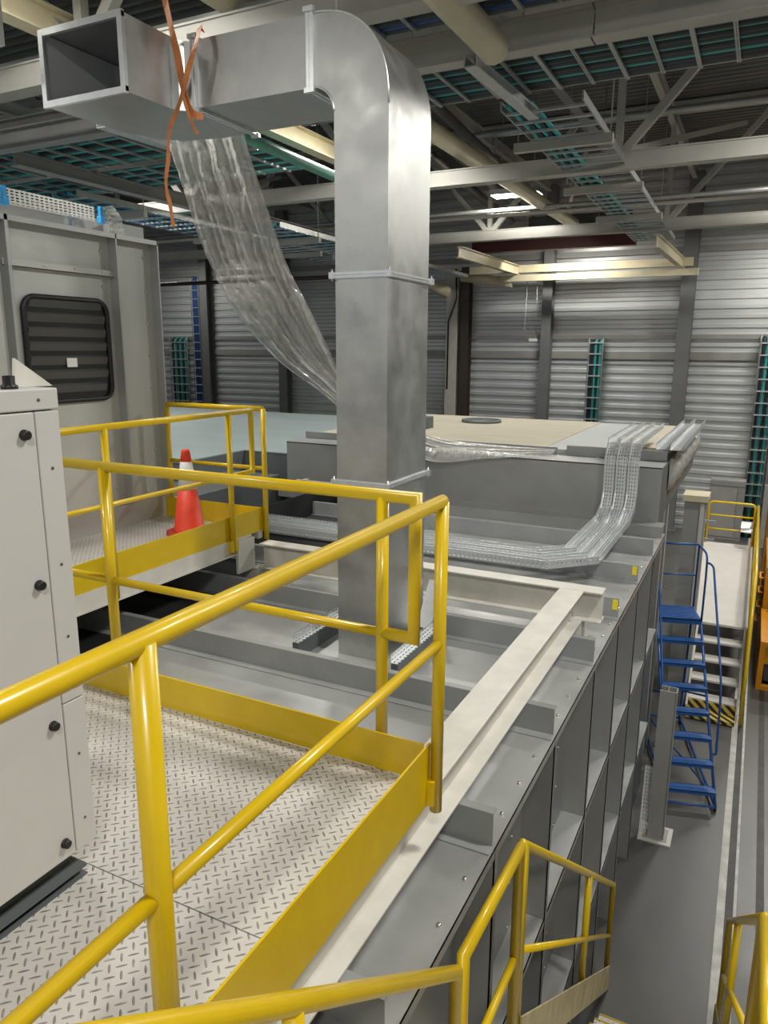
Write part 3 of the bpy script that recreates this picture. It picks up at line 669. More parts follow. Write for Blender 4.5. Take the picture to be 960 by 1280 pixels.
# white cabinet
t = thing('white_cabinet', 'tall white sheet metal cabinet with black knobs standing on the near platform', 'cabinet', (-2.2, .8, 0))
CX = -1.745
B(-2.7, CX - .02, .05, 1.44, .10, 1.46).build('body', 'white', t, bevel=.004)
B(-2.71, CX, .04, 1.445, 1.462, 1.52).build('top_cap', 'white', t, bevel=.004)
B(CX - .02, CX, .06, 1.362, .105, 1.458).build('door', 'white', t, bevel=.003)
B(CX - .02, CX, 1.366, 1.442, .60, 1.458).build('corner_strip', 'white', t, bevel=.002)
B(CX - .02, CX, 1.366, 1.442, .105, .596).build('corner_strip', 'white', t, bevel=.002)
for z in (1.40, .98, .55, .16):
    MB().lathe((CX, 1.325, z), [(.015, 0), (.015, .004), (.011, .006), (.013, .010), (.013, .016), (.010, .018)], 16, 'x').build('knob', 'black', t)
bb = MB()
for z in (1.30, 1.02, .80, .42, .2): bb.lathe((CX, 1.405, z), [(.0045, 0), (.0045, .002), (.002, .003)], 8, 'x')
bb.lathe((CX, 1.38, 1.49), [(.0045, 0), (.0045, .002), (.002, .003)], 8, 'x')
bb.build('screws', 'dsteel', t)
MB().box(-2.66, CX - .005, .08, 1.40, 0, .006).box(-2.66, CX - .06, .08, 1.38, .0, .10).box(-2.66, CX - .005, .08, 1.40, .03, .036).build('plinth', 'darksheet', t)
t = thing('cabinet_grommet', 'black round knob standing on the white cabinet roof', 'knob', (-1.79, 1.34, 1.52))
MB().lathe((-1.79, 1.33, 1.52), [(.022, 0), (.022, .01), (.016, .012), (.016, .035), (.001, .036)], 16).build('stem', 'black', t)
tag(MB().prism([(1.375, 1.521), (1.50, 1.521), (1.385, 1.60)], 'x', -1.84, -1.83).build('triangular_bracket', 'cream'), 'pale triangular metal bracket at the cabinet top edge', 'bracket')

# ================================================================== FAR PLATFORM
FX = -3.955
plate(-5.16, FX - .03, 1.5, 5.44, 'diamond plate of the far platform under the traffic cone')
g = thing('guardrail', 'yellow pipe guardrail along the open side of the far platform', 'guardrail', (FX, 4, -.1), 'yellow guardrails')
T([(FX, 1.6, HR), (FX, 5.26, HR), (FX, 5.26, HM), (FX, 4.95, HM)], RR, 16).build('top_rail', 'yellow', g)
for y in (2.2, 3.62, 4.95): T([(FX, y, -.12), (FX, y, HR)], RR, 16).build('post', 'yellow', g)
T([(FX, 1.6, HM), (FX, 4.95, HM)], RM, 14).build('mid_rail', 'yellow', g)
B(FX - .035, FX - .027, 1.6, 5.44, -.012, .20).build('toe_board', 'yellow', g)
B(FX - .027, FX + .02, 4.90, 5.0, -.10, 0).build('post_bracket', 'yellow', g)
fy = 5.44
g = thing('guardrail', 'short yellow pipe guardrail across the end of the far platform, behind the cone', 'guardrail', (-4.5, fy, -.1), 'yellow guardrails')
T([(-5.08, fy, HR), (FX, fy, HR)], RR, 16).build('top_rail', 'yellow', g)
for x in (-5.08, FX): T([(x, fy, -.1), (x, fy, HR)], RR, 16).build('post', 'yellow', g)
T([(-5.08, fy, HM), (FX, fy, HM)], RM, 14).build('mid_rail', 'yellow', g)
B(-5.14, FX - .03, fy - .03, fy - .022, 0, .20).build('toe_board', 'yellow', g)
# cone
cx, cy = -4.42, 4.93
t = thing('traffic_cone', 'orange traffic cone with a white band on the far platform', 'traffic cone', (cx, cy, 0))
r = lambda z: .135 - .098 * (z - .04) / .71
b = MB(); a = math.radians(28)
pts = [(cx + .21 * math.cos(a + math.pi / 4 * k) * (1 if k % 2 else 1.02), cy + .21 * math.sin(a + math.pi / 4 * k)) for k in range(8)]
b.hexa([(x, y, .001) for x, y in pts], [(cx + (x - cx) * .95, cy + (y - cy) * .95, .045) for x, y in pts]); b.build('base', 'coneb', t, bevel=.006)
MB().lathe((cx, cy, 0), [(.15, .04), (r(.06), .06), (r(.42), .42)], 28).build('lower_cone', 'cone', t)
MB().lathe((cx, cy, 0), [(r(.42) + .001, .42), (r(.66) + .001, .66)], 28).build('white_band', 'conew', t)
MB().lathe((cx, cy, 0), [(r(.66), .66), (r(.75), .75), (.03, .765), (.012, .768)], 28).build('tip', 'cone', t)

# ================================================================== BOOTH
bx = -5.17; bp = -5.27
t = thing('control_booth', 'grey sheet metal booth with a dark rounded window beside the far platform', 'booth', (-6.2, 4, 0))
B(-8, bp, 1.0, 5.53, 0, 2.58).build('wall_panel', 'booth', t)
for y, th in ((3.955, .03), (5.03, .014), (5.535, .014)):
    MB().box(bp, bx, y - th / 2, y + th / 2, .0, 2.6).build('upright_flange', 'boothrib', t)
for y in (3.80,): MB().box(bp, bx - .02, 1.0, 3.86, .0, 2.6).build('side_panel', 'booth', t)
MB().box(bp - .03, bx, 1.0, 5.545, 2.585, 2.6).box(bx - .012, bx, 1.0, 5.545, 2.56, 2.585).build('top_flange', 'boothrib', t)
MB().box(bp, bp + .05, 3.93, 5.02, 2.235, 2.241).box(bp + .044, bp + .05, 3.93, 5.02, 2.235, 2.29).build('shelf_angle', 'booth', t)
MB().box(bp, bx + .01, 1.0, 5.54, .0, .20).build('skirting', 'boothrib', t)
def rrect(y0, y1, z0, z1, r, n=7):
    p = []
    for (cy_, cz_, a0) in ((y1 - r, z1 - r, 0), (y0 + r, z1 - r, 90), (y0 + r, z0 + r, 180), (y1 - r, z0 + r, 270)):
        for k in range(n + 1):
            an = math.radians(a0 + 90 * k / n); p.append((cy_ + r * math.cos(an), cz_ + r * math.sin(an)))
    return p
wy0, wy1, wz0, wz1 = 4.09, 4.94, 1.185, 2.025
b = MB(); ring = [(bp + .02, a_, c_) for a_, c_ in rrect(wy0, wy1, wz0, wz1, .11)]
wn = MB().prism(rrect(wy0 + .01, wy1 - .01, wz0 + .01, wz1 - .01, .10), 'x', bp, bp + .012).build('window', 'glassd', t)
b.tube(ring, .022, 10, closed=True).build('gasket', 'black', wn)
b = MB(); z = wz0 + .07
for k in range(7):
    z = wz0 + .10 + k * .115
    yy0 = wy0 + (.03 if 0 < k < 6 else .06); yy1 = wy1 - (.03 if 0 < k < 6 else .06)
    b.prism([(bp + .012, z - .03), (bp + .028, z + .022), (bp + .028, z + .028), (bp + .012, z + .045)], 'y', yy0, yy1)
b.build('reflection_ribs', mat('dark_reflection_rib', (.075, .078, .072), .3), wn)  # ribs modelled in place of the wall cladding reflected in the glass
tag(B(bp + .030, bp + .031, 4.46, 4.565, 1.465, 1.54).build('paper_note', 'paper'), 'small white paper note stuck on the dark booth window', 'note').rotation_euler = (0, 0, 0)
bb = MB()
for y in (3.88, 4.99, 5.50):
    for k in range(8): bb.lathe((bp, y - .06, .35 + .3 * k), [(.009, 0), (.009, .012), (.004, .014)], 8, 'x')
for k in range(4): bb.lathe((bp + .05, 4.0 + .3 * k, 2.265), [(.009, 0), (.009, .006), (.004, .008)], 8, 'x')
bb.build('bolts', 'bolt', t)
# upper part standing on booth
t = thing('roof_cowl', 'grey sheet cowl on the booth roof behind the perforated tray', 'cowl', (-6, 4.6, 2.6))
B(-7.5, -5.5, 3.9, 5.3, 2.6, 2.76).build('body', 'sheet', t); B(-6.5, -5.3, 5.2, 5.5, 2.6, 2.72).build('end_plate', 'sheet', t)
t = thing('cable_tray', 'perforated grey cable tray along the booth roof, blue caps at its ends', 'cable tray', (-5.4, 4.2, 2.72), 'trays on the booth roof')
MB().sweep([(0, 0), (0, .12), (-.05, .12)], [((-5.32, 1.2, 2.72), (1, 0, 0), (0, 0, 1)), ((-5.32, 4.95, 2.70), (1, 0, 0), (0, 0, 1))]).build('trough', 'perfdull', t)
for y in (4.07, 5.02): MB().box(-5.335, -5.30, y - .02, y + .02, 2.69, 2.83).box(-5.345, -5.29, y - .028, y + .028, 2.69, 2.75).build('end_cap', 'bluecap', t, bevel=.006)
MB().sweep([(-.07, 0), (.0, 0), (0, .12)], [((-5.33, 5.06, 2.84), (0, 0, 1), (1, 0, 0)), ((-5.33, 5.15, 2.76), (0, .5, .86), (1, 0, 0)), ((-5.33, 5.19, 2.60), (0, 1, 0), (1, 0, 0))]).build('elbow', 'perfdull', t)
B(-5.42, -5.17, 3.86, 3.89, 2.6, 3.0).build('upright', 'boothrib', t)

# ================================================================== DUCT
d = thing('ventilation_duct', 'large galvanised sheet duct rising from the casing and bending overhead', 'duct', (-2.31, 4.58, ZD))
dx0, dx1, dy0, dy1 = -2.505, -2.13, 4.27, 4.90
def dbox(z0, z1, name): return B(dx0, dx1, dy0, dy1, z0, z1).build(name, 'galv', d)
dbox(ZD, .735, 'lower_section'); dbox(.735, 2.085, 'middle_section'); dbox(2.085, 3.05, 'upper_section')
def flange_h(z, name='joint_flange'):
    e = .016
    b = MB(); b.box(dx0 - e, dx1 + e, dy0 - e, dy1 + e, z - .014, z - .003); b.box(dx0 - e, dx1 + e, dy0 - e, dy1 + e, z + .003, z + .014)
    b.box(dx0 - .01, dx1 + .01, dy0 - .01, dy1 + .01, z - .02, z + .02)
    for x in (dx0 - e, dx1 + e):
        for y in (dy0 - e, dy1 + e): b.box(x - .016, x + .016, y - .016, y + .016, z - .02, z + .02); b.tube([(x, y, z - .035), (x, y, z + .04)], .006, 6)
    b.build(name, 'galvb', d)
flange_h(.745); flange_h(2.085)
# elbow vertical -> -x
xi, zi = -2.65, 3.20; ri = .145; HT = 3.61; xo = dx1; zo = 3.05
def elbow_profile():
    inner = [(dx0, 3.05)]; outer = [(dx1, 3.05)]
    cxx, czz = xi, 3.05
    n = 16; 
    Ro_x = dx1 - xi; Ro_z = HT - 3.05
    ri_x = dx0 - xi; ri_z = zi - 3.05
    for k in range(1, n + 1):
        a = math.pi / 2 * k / n
        e = 0.86
        outer.append((cxx + Ro_x * math.cos(a) ** e, czz + Ro_z * math.sin(a) ** e)); inner.append((cxx + ri_x * math.cos(a), czz + ri_z * math.sin(a)))
    return inner, outer
inn, out = elbow_profile()
b = MB()
for f in ((dy0, -1), (dy1, 1)):
    vi = [b.bm.verts.new((x, f[0], z)) for x, z in inn]; vo = [b.bm.verts.new((x, f[0], z)) for x, z in out]
    for i in range(len(inn) - 1): b.bm.faces.new((vi[i], vo[i], vo[i + 1], vi[i + 1]))
for prof in (inn, out):
    va = [b.bm.verts.new((x, dy0, z)) for x, z in prof]; vb = [b.bm.verts.new((x, dy1, z)) for x, z in prof]
    for i in range(len(prof) - 1):
        q = b.bm.faces.new((va[i], va[i + 1], vb[i + 1], vb[i])); q.smooth = True
b.build('elbow', 'galv', d)
b = MB()
for prof in (out, inn): b.tube([(x, dy0 - .002, z) for x, z in prof], .007, 6)
b.build('elbow_seam', 'galvb', d)
B(-3.56, xi, dy0, dy1, zi, HT).build('horizontal_section', 'galv', d)
def flange_v(x):
    e = .018; b = MB()
    for s in (-.026, .006): b.box(x + s, x + s + .02, dy0 - e, dy1 + e, zi - e, HT + e)
    b.box(x - .008, x + .008, dy0 - .012, dy1 + .012, zi - .012, HT + .012)
    for y in (dy0 - e, dy1 + e):
        for z in (zi - e, HT + e): b.box(x - .035, x + .035, y - .014, y + .014, z - .014, z + .014)
    b.build('joint_flange', 'galvb', d)
flange_v(-2.665); flange_v(-3.565)
# outlet: elbow from -x to -y, open mouth
ox0, ox1, oy = -4.37, -3.66, 3.74
zb_, zt_ = 3.165, 3.605
inr = [(-3.58, dy0), (-3.60, dy0), (-3.635, dy0 - .025), (-3.655, dy0 - .07), (ox1, dy0 - .13), (ox1, oy)]
outr = [(-3.58, dy1), (-3.85, dy1), (-4.13, dy1 - .08), (-4.30, dy1 - .25), (ox0, dy1 - .55), (ox0, oy)]
b = MB()
for z, zz in ((zi, zb_), (HT, zt_)):
    lv = lambda k: z + (zz - z) * k / 5
    vi = [b.bm.verts.new((x, y, lv(k))) for k, (x, y) in enumerate(inr)]; vo = [b.bm.verts.new((x, y, lv(k))) for k, (x, y) in enumerate(outr)]
    for i in range(5): b.bm.faces.new((vi[i], vo[i], vo[i + 1], vi[i + 1]))
for prof in (inr, outr):
    va = [b.bm.verts.new((x, y, zi + (zb_ - zi) * k / 5)) for k, (x, y) in enumerate(prof)]; vb = [b.bm.verts.new((x, y, HT + (zt_ - HT) * k / 5)) for k, (x, y) in enumerate(prof)]
    for i in range(5):
        q = b.bm.faces.new((va[i], va[i + 1], vb[i + 1], vb[i]))
b.build('outlet_elbow', 'galv', d, fix=False)
b = MB()
for prof, e in ((inr, -.006), (outr, .006)):
    va = [b.bm.verts.new((x + (.006 if e > 0 else -.006), y + (.002 if k == 5 else -e), zi + (zb_ - zi) * k / 5 + .004)) for k, (x, y) in enumerate(prof)]; vb = [b.bm.verts.new((x + (.006 if e > 0 else -.006), y + (.002 if k == 5 else -e), HT + (zt_ - HT) * k / 5 - .004)) for k, (x, y) in enumerate(prof)]
    for i in range(5): b.bm.faces.new((va[i], va[i + 1], vb[i + 1], vb[i]))
b.build('brightening_skin', 'mouthlift', d, fix=False)  # added skin that brightens the dark inside of the mouth
b = MB(); w = .030
b.box(ox0 - w * .3, ox1 + w * .3, oy - .025, oy, zt_ - w, zt_ + w * .3); b.box(ox0 - w * .3, ox1 + w * .3, oy - .025, oy, zb_ - w * .3, zb_ + w)
b.box(ox0 - w * .3, ox0 + w, oy - .026, oy, zb_, zt_); b.box(ox1 - w, ox1 + w * .3, oy - .026, oy, zb_, zt_)
b.build('mouth_flange', 'galvb', d)
MB().tube([(-2.665, 4.58, HT + .02), (-2.665, 4.58, 7.0)], .008, 6).build('hanger_rod', 'tray', d)
t = thing('duct_stub', 'open end of a second grey duct at the upper picture corner', 'duct', (-5, 3.4, 3.46))
B(-5.4, -4.42, 3.28, 3.5, 3.46, 4.1).build('section', 'galv', t); MB().box(-5.4, -4.40, 3.25, 3.28, 3.44, 3.49).box(-4.45, -4.40, 3.25, 3.28, 3.49, 4.1).build('flange', 'galvb', t)

# strap
def ribbon(b, pts, w):
    P = [Vector(p) for p in pts]; f = []
    Q = []
    for i in range(len(P) - 1):
        for k in range(5):
            t_ = k / 5; p0 = P[max(i - 1, 0)]; p1 = P[i]; p2 = P[i + 1]; p3 = P[min(i + 2, len(P) - 1)]
            Q.append(.5 * ((2 * p1) + (p2 - p0) * t_ + (2 * p0 - 5 * p1 + 4 * p2 - p3) * t_ ** 2 + (3 * p1 - p0 - 3 * p2 + p3) * t_ ** 3))
    Q.append(P[-1]); va = []
    for i, p in enumerate(Q):
        a = (Q[min(i + 1, len(Q) - 1)] - Q[max(i - 1, 0)]).normalized(); s = a.cross(Vector((0, 1, 0)))
        if s.length < .2: s = Vector((1, 0, 0))
        s.normalize(); s = (s + Vector((0, .25 * math.sin(i * .5), 0))).normalized()
        n = a.cross(s).normalized()
        va.append([b.bm.verts.new(p + s * w * x + n * .0012 * y) for x, y in ((-.5, -1), (.5, -1), (.5, 1), (-.5, 1))])
    for A, C in zip(va, va[1:]):
        for j in range(4): b.bm.faces.new((A[j], A[(j + 1) % 4], C[(j + 1) % 4], C[j]))
    b.bm.faces.new(va[0][::-1]); b.bm.faces.new(va[-1])
st = thing('ratchet_strap', 'orange lashing strap looped around the overhead duct with a loose tail', 'strap', (-3.6, 4.15, 2.4))
b = MB(); ribbon(b, [(-3.74, 4.16, 4.6), (-3.70, 4.14, 3.95), (-3.629, 4.12, 3.664), (-3.583, 4.12, 3.471), (-3.549, 4.12, 3.279), (-3.499, 4.13, 3.13), (-3.46, 4.2, 3.12)], .05); b.build('webbing', 'strap', st)
b = MB(); ribbon(b, [(-3.47, 4.24, 3.635), (-3.455, 4.20, 3.645), (-3.44, 4.14, 3.54), (-3.497, 4.11, 3.365), (-3.55, 4.11, 3.24), (-3.606, 4.11, 3.143)], .04); b.build('webbing', 'strap', st)
b = MB(); ribbon(b, [(-3.606, 4.11, 3.143), (-3.66, 4.1, 3.05), (-3.682, 4.1, 2.957), (-3.69, 4.1, 2.86), (-3.72, 4.1, 2.737), (-3.715, 4.1, 2.65), (-3.696, 4.1, 2.583), (-3.685, 4.1, 2.50), (-3.676, 4.1, 2.433)], .030); b.build('loose_tail', 'strap', st)
b = MB(); ribbon(b, [(-3.549, 4.105, 3.25), (-3.50, 4.1, 3.12), (-3.46, 4.1, 3.03), (-3.43, 4.1, 2.985)], .022); b.build('loose_end', 'strap', st)

# plastic film
L = [(-5.60, 6.1, 4.0), (-5.633, 6.3, 3.622), (-5.695, 6.6, 3.179), (-5.811, 7.0, 2.656), (-5.787, 7.4, 2.101), (-5.575, 7.9, 1.534), (-5.116, 8.3, 1.077), (-4.552, 8.75, .484), (-3.835, 9.0, .17), (-3.062, 9.06, .25), (-2.234, 9.07, .35)]
Rr = [(-4.68, 6.1, 4.0), (-4.705, 6.3, 3.616), (-4.751, 6.6, 3.181), (-4.798, 7.0, 2.648), (-4.707, 7.4, 2.08), (-4.725, 7.9, 1.589), (-4.779, 8.3, 1.288), (-4.434, 8.8, .779), (-3.85, 9.30, .45), (-3.07, 9.35, .40), (-2.237, 9.3, .40)]
def cr(P, t):
    i = min(int(t), len(P) - 2); f = t - i; p0, p1, p2, p3 = (Vector(P[max(0, min(len(P) - 1, i + k))]) for k in (-1, 0, 1, 2))
    return .5 * ((2 * p1) + (p2 - p0) * f + (2 * p0 - 5 * p1 + 4 * p2 - p3) * f * f + (3 * p1 - p0 - 3 * p2 + p3) * f ** 3)
b = MB(); NU, NV = 320, 90; grid = []
from mathutils import noise
for i in range(NU + 1):
    t_ = i / NU * (len(L) - 1); a_, c_ = cr(L, t_), cr(Rr, t_); row = []
    hang = 1 if t_ < 7 else max(.25, 1 - (t_ - 7) * .6)
    for j in range(NV + 1):
        v = j / NV; p = a_.lerp(c_, v)
        fold = .05 * math.sin(v * 23 + .8 * math.sin(t_ * .9)) + .03 * math.sin(v * 51 + t_ * 1.1) + .05 * noise.noise(Vector((v * 5, t_ * 1.0, 1.3))) + .022 * noise.noise(Vector((v * 14, t_ * 5, 7)))
        low = max(0, min(1, (.75 - v) * 2.2)) * min(1, max(0, t_ - 2) * .5)
        fold += .05 * (1 - abs(noise.noise(Vector((v * 7 + t_ * .5, t_ * .55, 5.5)))) * 2.2) ** 3 * .6
        fold += low * .06 * (abs(noise.noise(Vector((v * 8, t_ * 3.5, 3.1)))) - .3) + low * .03 * abs(noise.noise(Vector((v * 17, t_ * 8, 2.2))))
        p = p + Vector((.25, -1, .25)) * (fold - .02) * hang
        p += Vector((.02 * noise.noise(Vector((t_ * 3, v * 2, 9))) * (1 - abs(2 * v - 1)), 0, 0))
        if p.z < .335 and p.y > 9.08: p.z = .335 + .02 * abs(fold)
        if p.y > 9.05 and p.z < .30: p.y = 9.05
        row.append(b.bm.verts.new(p))
    grid.append(row)
for i in range(NU):
    for j in range(NV): b.bm.faces.new((grid[i][j], grid[i][j + 1], grid[i + 1][j + 1], grid[i + 1][j]))
tag(b.build('plastic_film', 'film', smooth=True), 'long sheet of clear plastic film hanging behind the duct and draped on the hood', 'plastic film')

# ================================================================== NEAR STAIR
sx0, sx1 = -.733, .225
ZL = -1.53; Y1, Y2, Y3 = 2.09, 2.84, 6.22
st = thing('service_stair', 'yellow railed steel stair going down beside the casing to the shop floor', 'stair', (-.2, 2.5, FZ))
def stringer(x, y0, z0, y1, z1, m='yellow_dirty'):
    MB().prism([(y0, z0 - .16), (y1, z1 - .16), (y1, z1 + .10), (y0, z0 + .10)], 'x', x - .005, x + .005).build('stringer', m, st)
for x in (sx0 + .03, sx1 - .03):
    stringer(x, .15, 0, Y1 - .05, ZL); stringer(x, Y2 + .02, ZL, Y3 - .12, FZ + .165)
def tread(y, z, dp):
    tr = B(sx0 + .04, sx1 - .04, y, y + dp, z - .03, z).build('tread', 'diamond', st)
    MB().tube([(sx0 + .04, y + dp - .012, z - .014), (sx1 - .04, y + dp - .012, z - .014)], .018, 8).build('nosing', 'yellow', tr)
B(sx0, sx1, -1.2, .15, -.03, 0).build('landing', 'diamond', st)
for k in range(1, 7): tread(.15 + .275 * (k - 1), ZL / 7 * k, .285)
B(sx0, sx1, 1.80, 2.49, ZL - .03, ZL).build('landing', 'diamond', st)
NS = 12
for k in range(1, NS): tread(2.48 + (Y3 - Y2) / NS * (k - 1), ZL + (FZ - ZL) / NS * k, .29)
def zrail(y): return 1.134 - .79 * y
for lx in (sx0, sx1):
    T([(lx, -.9, 1.05), (lx, .12, 1.05), (lx, 2.03, zrail(2.03)), (lx, 2.03, ZL - .02)], RR, 18).build('handrail', 'yellow', st)
    T([(lx, .12, .58), (lx, 2.02, zrail(2.03) - .52)], RM, 12).build('mid_rail', 'yellow', st)
    for y in (.12, 1.05): T([(lx, y, zrail(y) - 1.12), (lx, y, zrail(y) - .01)], RR, 14).build('post', 'yellow', st)
    T([(lx, 2.10, ZL - .02), (lx, 2.10, -.462), (lx, 2.80, -.50), (lx, 2.80, ZL - .02)], RR, 18).build('handrail', 'yellow', st)
    T([(lx, 2.10, -1.04), (lx, 2.80, -1.06)], RM, 12).build('mid_rail', 'yellow', st)
    T([(lx, 2.868, ZL - .10), (lx, 2.868, -.528), (lx, 6.11, -3.09), (lx, 6.11, FZ + .08)], RR, 18).build('handrail', 'yellow', st)
    T([(lx, 2.868, -1.08), (lx, 6.11, -3.63)], RM, 12).build('mid_rail', 'yellow', st)
    y = 4.73; T([(lx, y, -3.05), (lx, y, -2.01)], RR, 14).build('post', 'yellow', st)
for x in (sx0 + .05, sx1 - .05):
    for y in (-1.1, 2.40): B(x - .04, x + .04, y - .04, y + .04, FZ, {-1.1: -.04, 2.40: ZL - .03}[y]).build('leg', 'yellow_dirty', st)

# ================================================================== BLUE ROLLING STEPS (local frame)
an = math.radians(15.5)
lad = thing('rolling_steps', 'blue rolling warehouse steps standing on the concrete by the casing', 'step ladder', (-.265, 9.45, FZ), None, an)
def LB(mb, name, m='blue'): return mb.build(name, m, lad, local=True)
HW = .30; run, rise = .237, .25
for s in (-1, 1):
    LB(MB().tube([(s * HW, -.02, .07), (s * HW, 7 * run + .05, 8 * rise - .04), (s * HW, 7 * run + .62, 8 * rise - .04), (s * HW, 7 * run + .75, .07), (s * HW, -.02, .07)], .019, 10), 'side_frame')
    LB(MB().tube([(s * HW, 4 * run, 5 * rise - .1), (s * HW, 7 * run + .72, .55)], .014, 8), 'brace')
for k in range(7):
    y = run * k; z = rise * (k + 1)
    LB(MB().box(-HW, HW, y, y + .17, z - .012, z).box(-HW, HW, y, y + .012, z - .045, z).box(-HW, HW, y + .158, y + .17, z - .04, z), 'step')
LB(MB().box(-HW, HW, 7 * run, 7 * run + .60, 8 * rise - .02, 8 * rise).box(-HW, HW, 7 * run, 7 * run + .02, 8 * rise - .07, 8 * rise), 'top_platform')
b = MB()
for k in range(9): b.box(-HW + .02, HW - .02, 7 * run + .03 + k * .064, 7 * run + .055 + k * .064, 8 * rise, 8 * rise + .006)
LB(b, 'platform_slats')
LB(MB().tube([(-HW, -.02, .07), (HW, -.02, .07)], .017, 8), 'base_bar'); LB(MB().tube([(-HW, 7 * run + .75, .07), (HW, 7 * run + .75, .07)], .017, 8), 'base_bar')
LB(MB().tube([(-HW + .02, 1.9, .30), (HW - .02, .30, .12)], .013, 8), 'brace')
py0, py1, pz = 7 * run + .02, 7 * run + .60, 8 * rise
for s in (-1, 1):
    x = s * HW
    LB(MB().tube([(x, py0, pz - .02), (x, py0, pz + .62)] + bend((x, py0, pz), (x, py0 + .02, pz + .98), (x, py1, pz + .98), .16) + [(x, py1 - .05, pz + .98)] + bend((x, py0, pz + .98), (x, py1, pz + .98), (x, py1, pz), .06) + [(x, py1, pz)], .015, 10), 'guard_hoop')
    xo_ = s * (HW + .07)
    LB(MB().tube([(x, 2.0 * run, 3 * rise - .22), (xo_, 2.0 * run, 3 * rise - .20), (xo_, 2.05 * run, 3 * rise - .05)] + bend((xo_, 2.1 * run, 3 * rise), (xo_, 2.3 * run, 3 * rise + .70), (xo_, py0 - .2, pz + .75), .3) + bend((xo_, 3 * run, 4 * rise + .8), (xo_, py0 - .06, pz + .86), (x, py0 + .02, pz + .86), .08) + [(x, py0 + .02, pz + .86)], .015, 10), 'handrail')
LB(MB().tube([(-HW, py1, pz + .98), (HW, py1, pz + .98)], .015, 10), 'back_rail'); LB(MB().tube([(-HW, py1, pz + .5), (HW, py1, pz + .5)], .013, 8), 'back_rail')
for s in (-1, 1):
    LB(MB().lathe((s * HW, .0, .035), [(.035, -.014), (.035, .014)], 14, 'x'), 'foot', 'black')
    w_ = LB(MB().lathe((s * HW, 7 * run + .72, .06), [(.06, -.018), (.06, .018)], 18, 'x'), 'wheel', 'black')

# ================================================================== POST WITH BASE PLATE + LEANING TRAY
t = thing('floor_post', 'short grey steel post with a base plate on the floor before the blue steps', 'post', (-.60, 8.66, FZ))
MB().box(-.69, -.51, 8.58, 8.595, FZ, -2.25).box(-.69, -.51, 8.72, 8.735, FZ, -2.25).box(-.605, -.595, 8.595, 8.72, FZ, -2.25).box(-.515, -.50, 8.58, 8.735, FZ, -2.25).build('shaft', 'steel', t)
B(-.79, -.41, 8.49, 8.86, FZ, FZ + .018).build('base_plate', 'plat', t); B(-.74, -.46, 8.54, 8.81, FZ + .018, FZ + .024).build('stiffener_plate', 'steel', t)
t = thing('cable_tray', 'narrow perforated tray leaning against the casing beside the floor post', 'cable tray', (-.74, 8.7, FZ), 'leaning trays')
MB().sweep([(-.045, .05), (-.045, 0), (.045, 0), (.045, .05)], [((-.74, 8.62, FZ + .03), (1, 0, 0), (0, -1, 0)), ((-.76, 8.95, FZ + .75), (1, 0, 0), (0, -1, .3))]).build('trough', 'perf', t)

# ================================================================== WHITE STEP PLATFORM
t = thing('access_platform', 'white work platform with steps, hazard striped foot and yellow end rail', 'platform', (-.3, 16, FZ))
PZ = -3.0
B(-.90, .22, 13.4, 19.5, PZ - .04, PZ).build('deck', 'plat', t)
for k in range(1, 5):
    y = 13.4 - .27 * k; z = PZ - .24 * k
    B(-.55, .17, y, y + .27, z - .035, z).build('tread', 'plat', t)
MB().prism([(12.15, FZ), (12.35, FZ), (13.5, -3.06), (13.5, -2.97), (13.38, -2.97), (12.15, -4.02)], 'x', .17, .20).build('stringer', 'plat', t)
MB().prism([(12.15, FZ), (12.35, FZ), (13.5, -3.06), (13.5, -2.97), (13.38, -2.97), (12.15, -4.02)], 'x', -.575, -.545).build('stringer', 'plat', t)
B(-.55, .17, 12.02, 12.30, FZ + .02, FZ + .07).build('hazard_step', 'hazard', t)
B(-.55, .17, 12.30, 12.32, FZ, FZ + .22).build('hazard_riser', 'hazard', t)
for x in (-.84, .16):
    for y in (13.7, 16.4, 19.3): B(x - .04, x + .04, y - .04, y + .04, FZ, PZ - .04).build('leg', 'steel', t)
ge = thing('guardrail', 'yellow three bar rail across the far end of the white platform', 'guardrail', (-.3, 19.4, PZ), 'yellow guardrails')
T([(-.83, 19.4, PZ)] + bend((-.83, 19.4, PZ), (-.83, 19.4, PZ + 1.03), (.2, 19.4, PZ + 1.03), .12) + bend((-.83, 19.4, PZ + 1.03), (.19, 19.4, PZ + 1.03), (.19, 19.4, PZ), .12) + [(.19, 19.4, PZ)], .028, 10).build('frame_pipe', 'yellow', ge)
for z in (.70, .36): T([(-.83, 19.4, PZ + z), (.19, 19.4, PZ + z)], .022, 8).build('cross_bar', 'yellow', ge)
ge = thing('guardrail', 'yellow guardrail along the white platform and down its steps, beside the orange machine', 'guardrail', (.25, 15, FZ), 'yellow guardrails')
T([(.25, 19.4, PZ), (.25, 19.4, PZ + 1.0), (.25, 13.3, PZ + 1.0), (.25, 12.15, FZ + .95), (.25, 12.15, FZ)], .03, 10).build('handrail', 'yellow', ge)
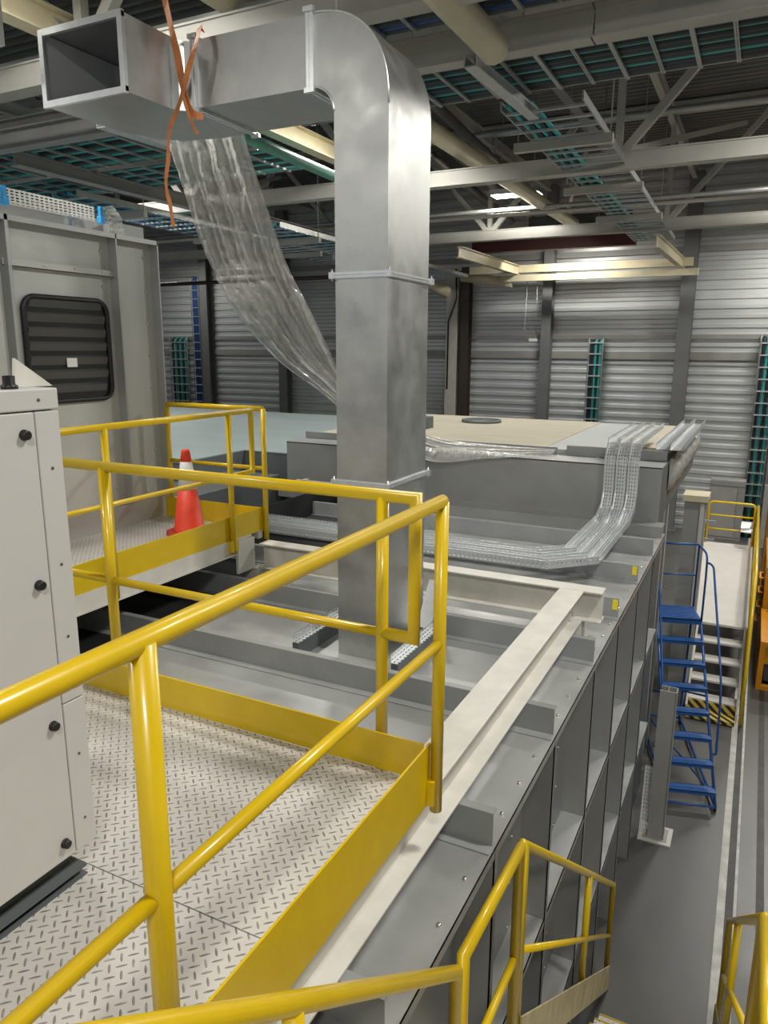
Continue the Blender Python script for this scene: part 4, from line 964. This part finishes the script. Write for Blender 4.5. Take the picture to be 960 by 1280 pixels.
T([(.25, 19.4, PZ + .5), (.25, 13.3, PZ + .5), (.25, 12.15, FZ + .48)], .024, 8).build('mid_rail', 'yellow', ge)
for y in (13.3, 15.3, 17.3): T([(.25, y, FZ), (.25, y, PZ + 1.0)], .028, 10).build('post', 'yellow', ge)
tag(MB().box(.02, .16, 19.25, 19.36, PZ + .35, PZ + .40).box(.0, .18, 19.22, 19.36, PZ + .40, PZ + .42).prism([(19.0, PZ + .42), (19.36, PZ + .60), (19.36, PZ + .62), (19.0, PZ + .44)], 'x', -.08, .17).build('rail_bracket', 'galvb'), 'small bright metal bracket hung on the far yellow end rail', 'bracket')

# ================================================================== ORANGE MACHINE
om = thing('orange_machine', 'orange steel framed machine at the picture edge beside the floor channel', 'machine', (1.0, 16, FZ))
def oblock(x0, x1, y0, y1, z0, z1, hollow=True):
    w = .09
    b = MB()
    for z in (z0, z1 - w): b.box(x0, x1, y0, y0 + w, z, z + w); b.box(x0, x1, y1 - w, y1, z, z + w); b.box(x0, x0 + w, y0 + w, y1 - w, z, z + w); b.box(x1 - w, x1, y0 + w, y1 - w, z, z + w)
    for x in (x0, x1 - w):
        for y in (y0, y1 - w): b.box(x, x + w, y, y + w, z0 + w, z1 - w)
    b.build('frame', 'orange', om, bevel=.006)
    B(x0 + .03, x1 - .03, y0 + .06, y1 - .03, z0 + .03 + (z1 - z0) * (.5 if hollow else 0), z1 - .03).build('panel', 'orange', om)
    if hollow: B(x0 + .12, x1 - .12, y0 + .25, y1 - .12, z0 + .09, z0 + (z1 - z0) * .5 + .02).build('inner_box', 'dsteel', om)
oblock(.45, 1.6, 13.7, 15.6, FZ, FZ + .9)
oblock(.47, 1.6, 15.7, 18.4, FZ, FZ + 1.7)
oblock(.49, 1.6, 18.5, 21.5, FZ, FZ + 2.3, False)
for z in (FZ + .5, FZ + .8, FZ + 1.1, FZ + 1.4): T([(.47, 16.0, z), (.38, 16.0, z), (.38, 16.4, z), (.47, 16.4, z)], .02, 6).build('grab_bar', 'orange', om)
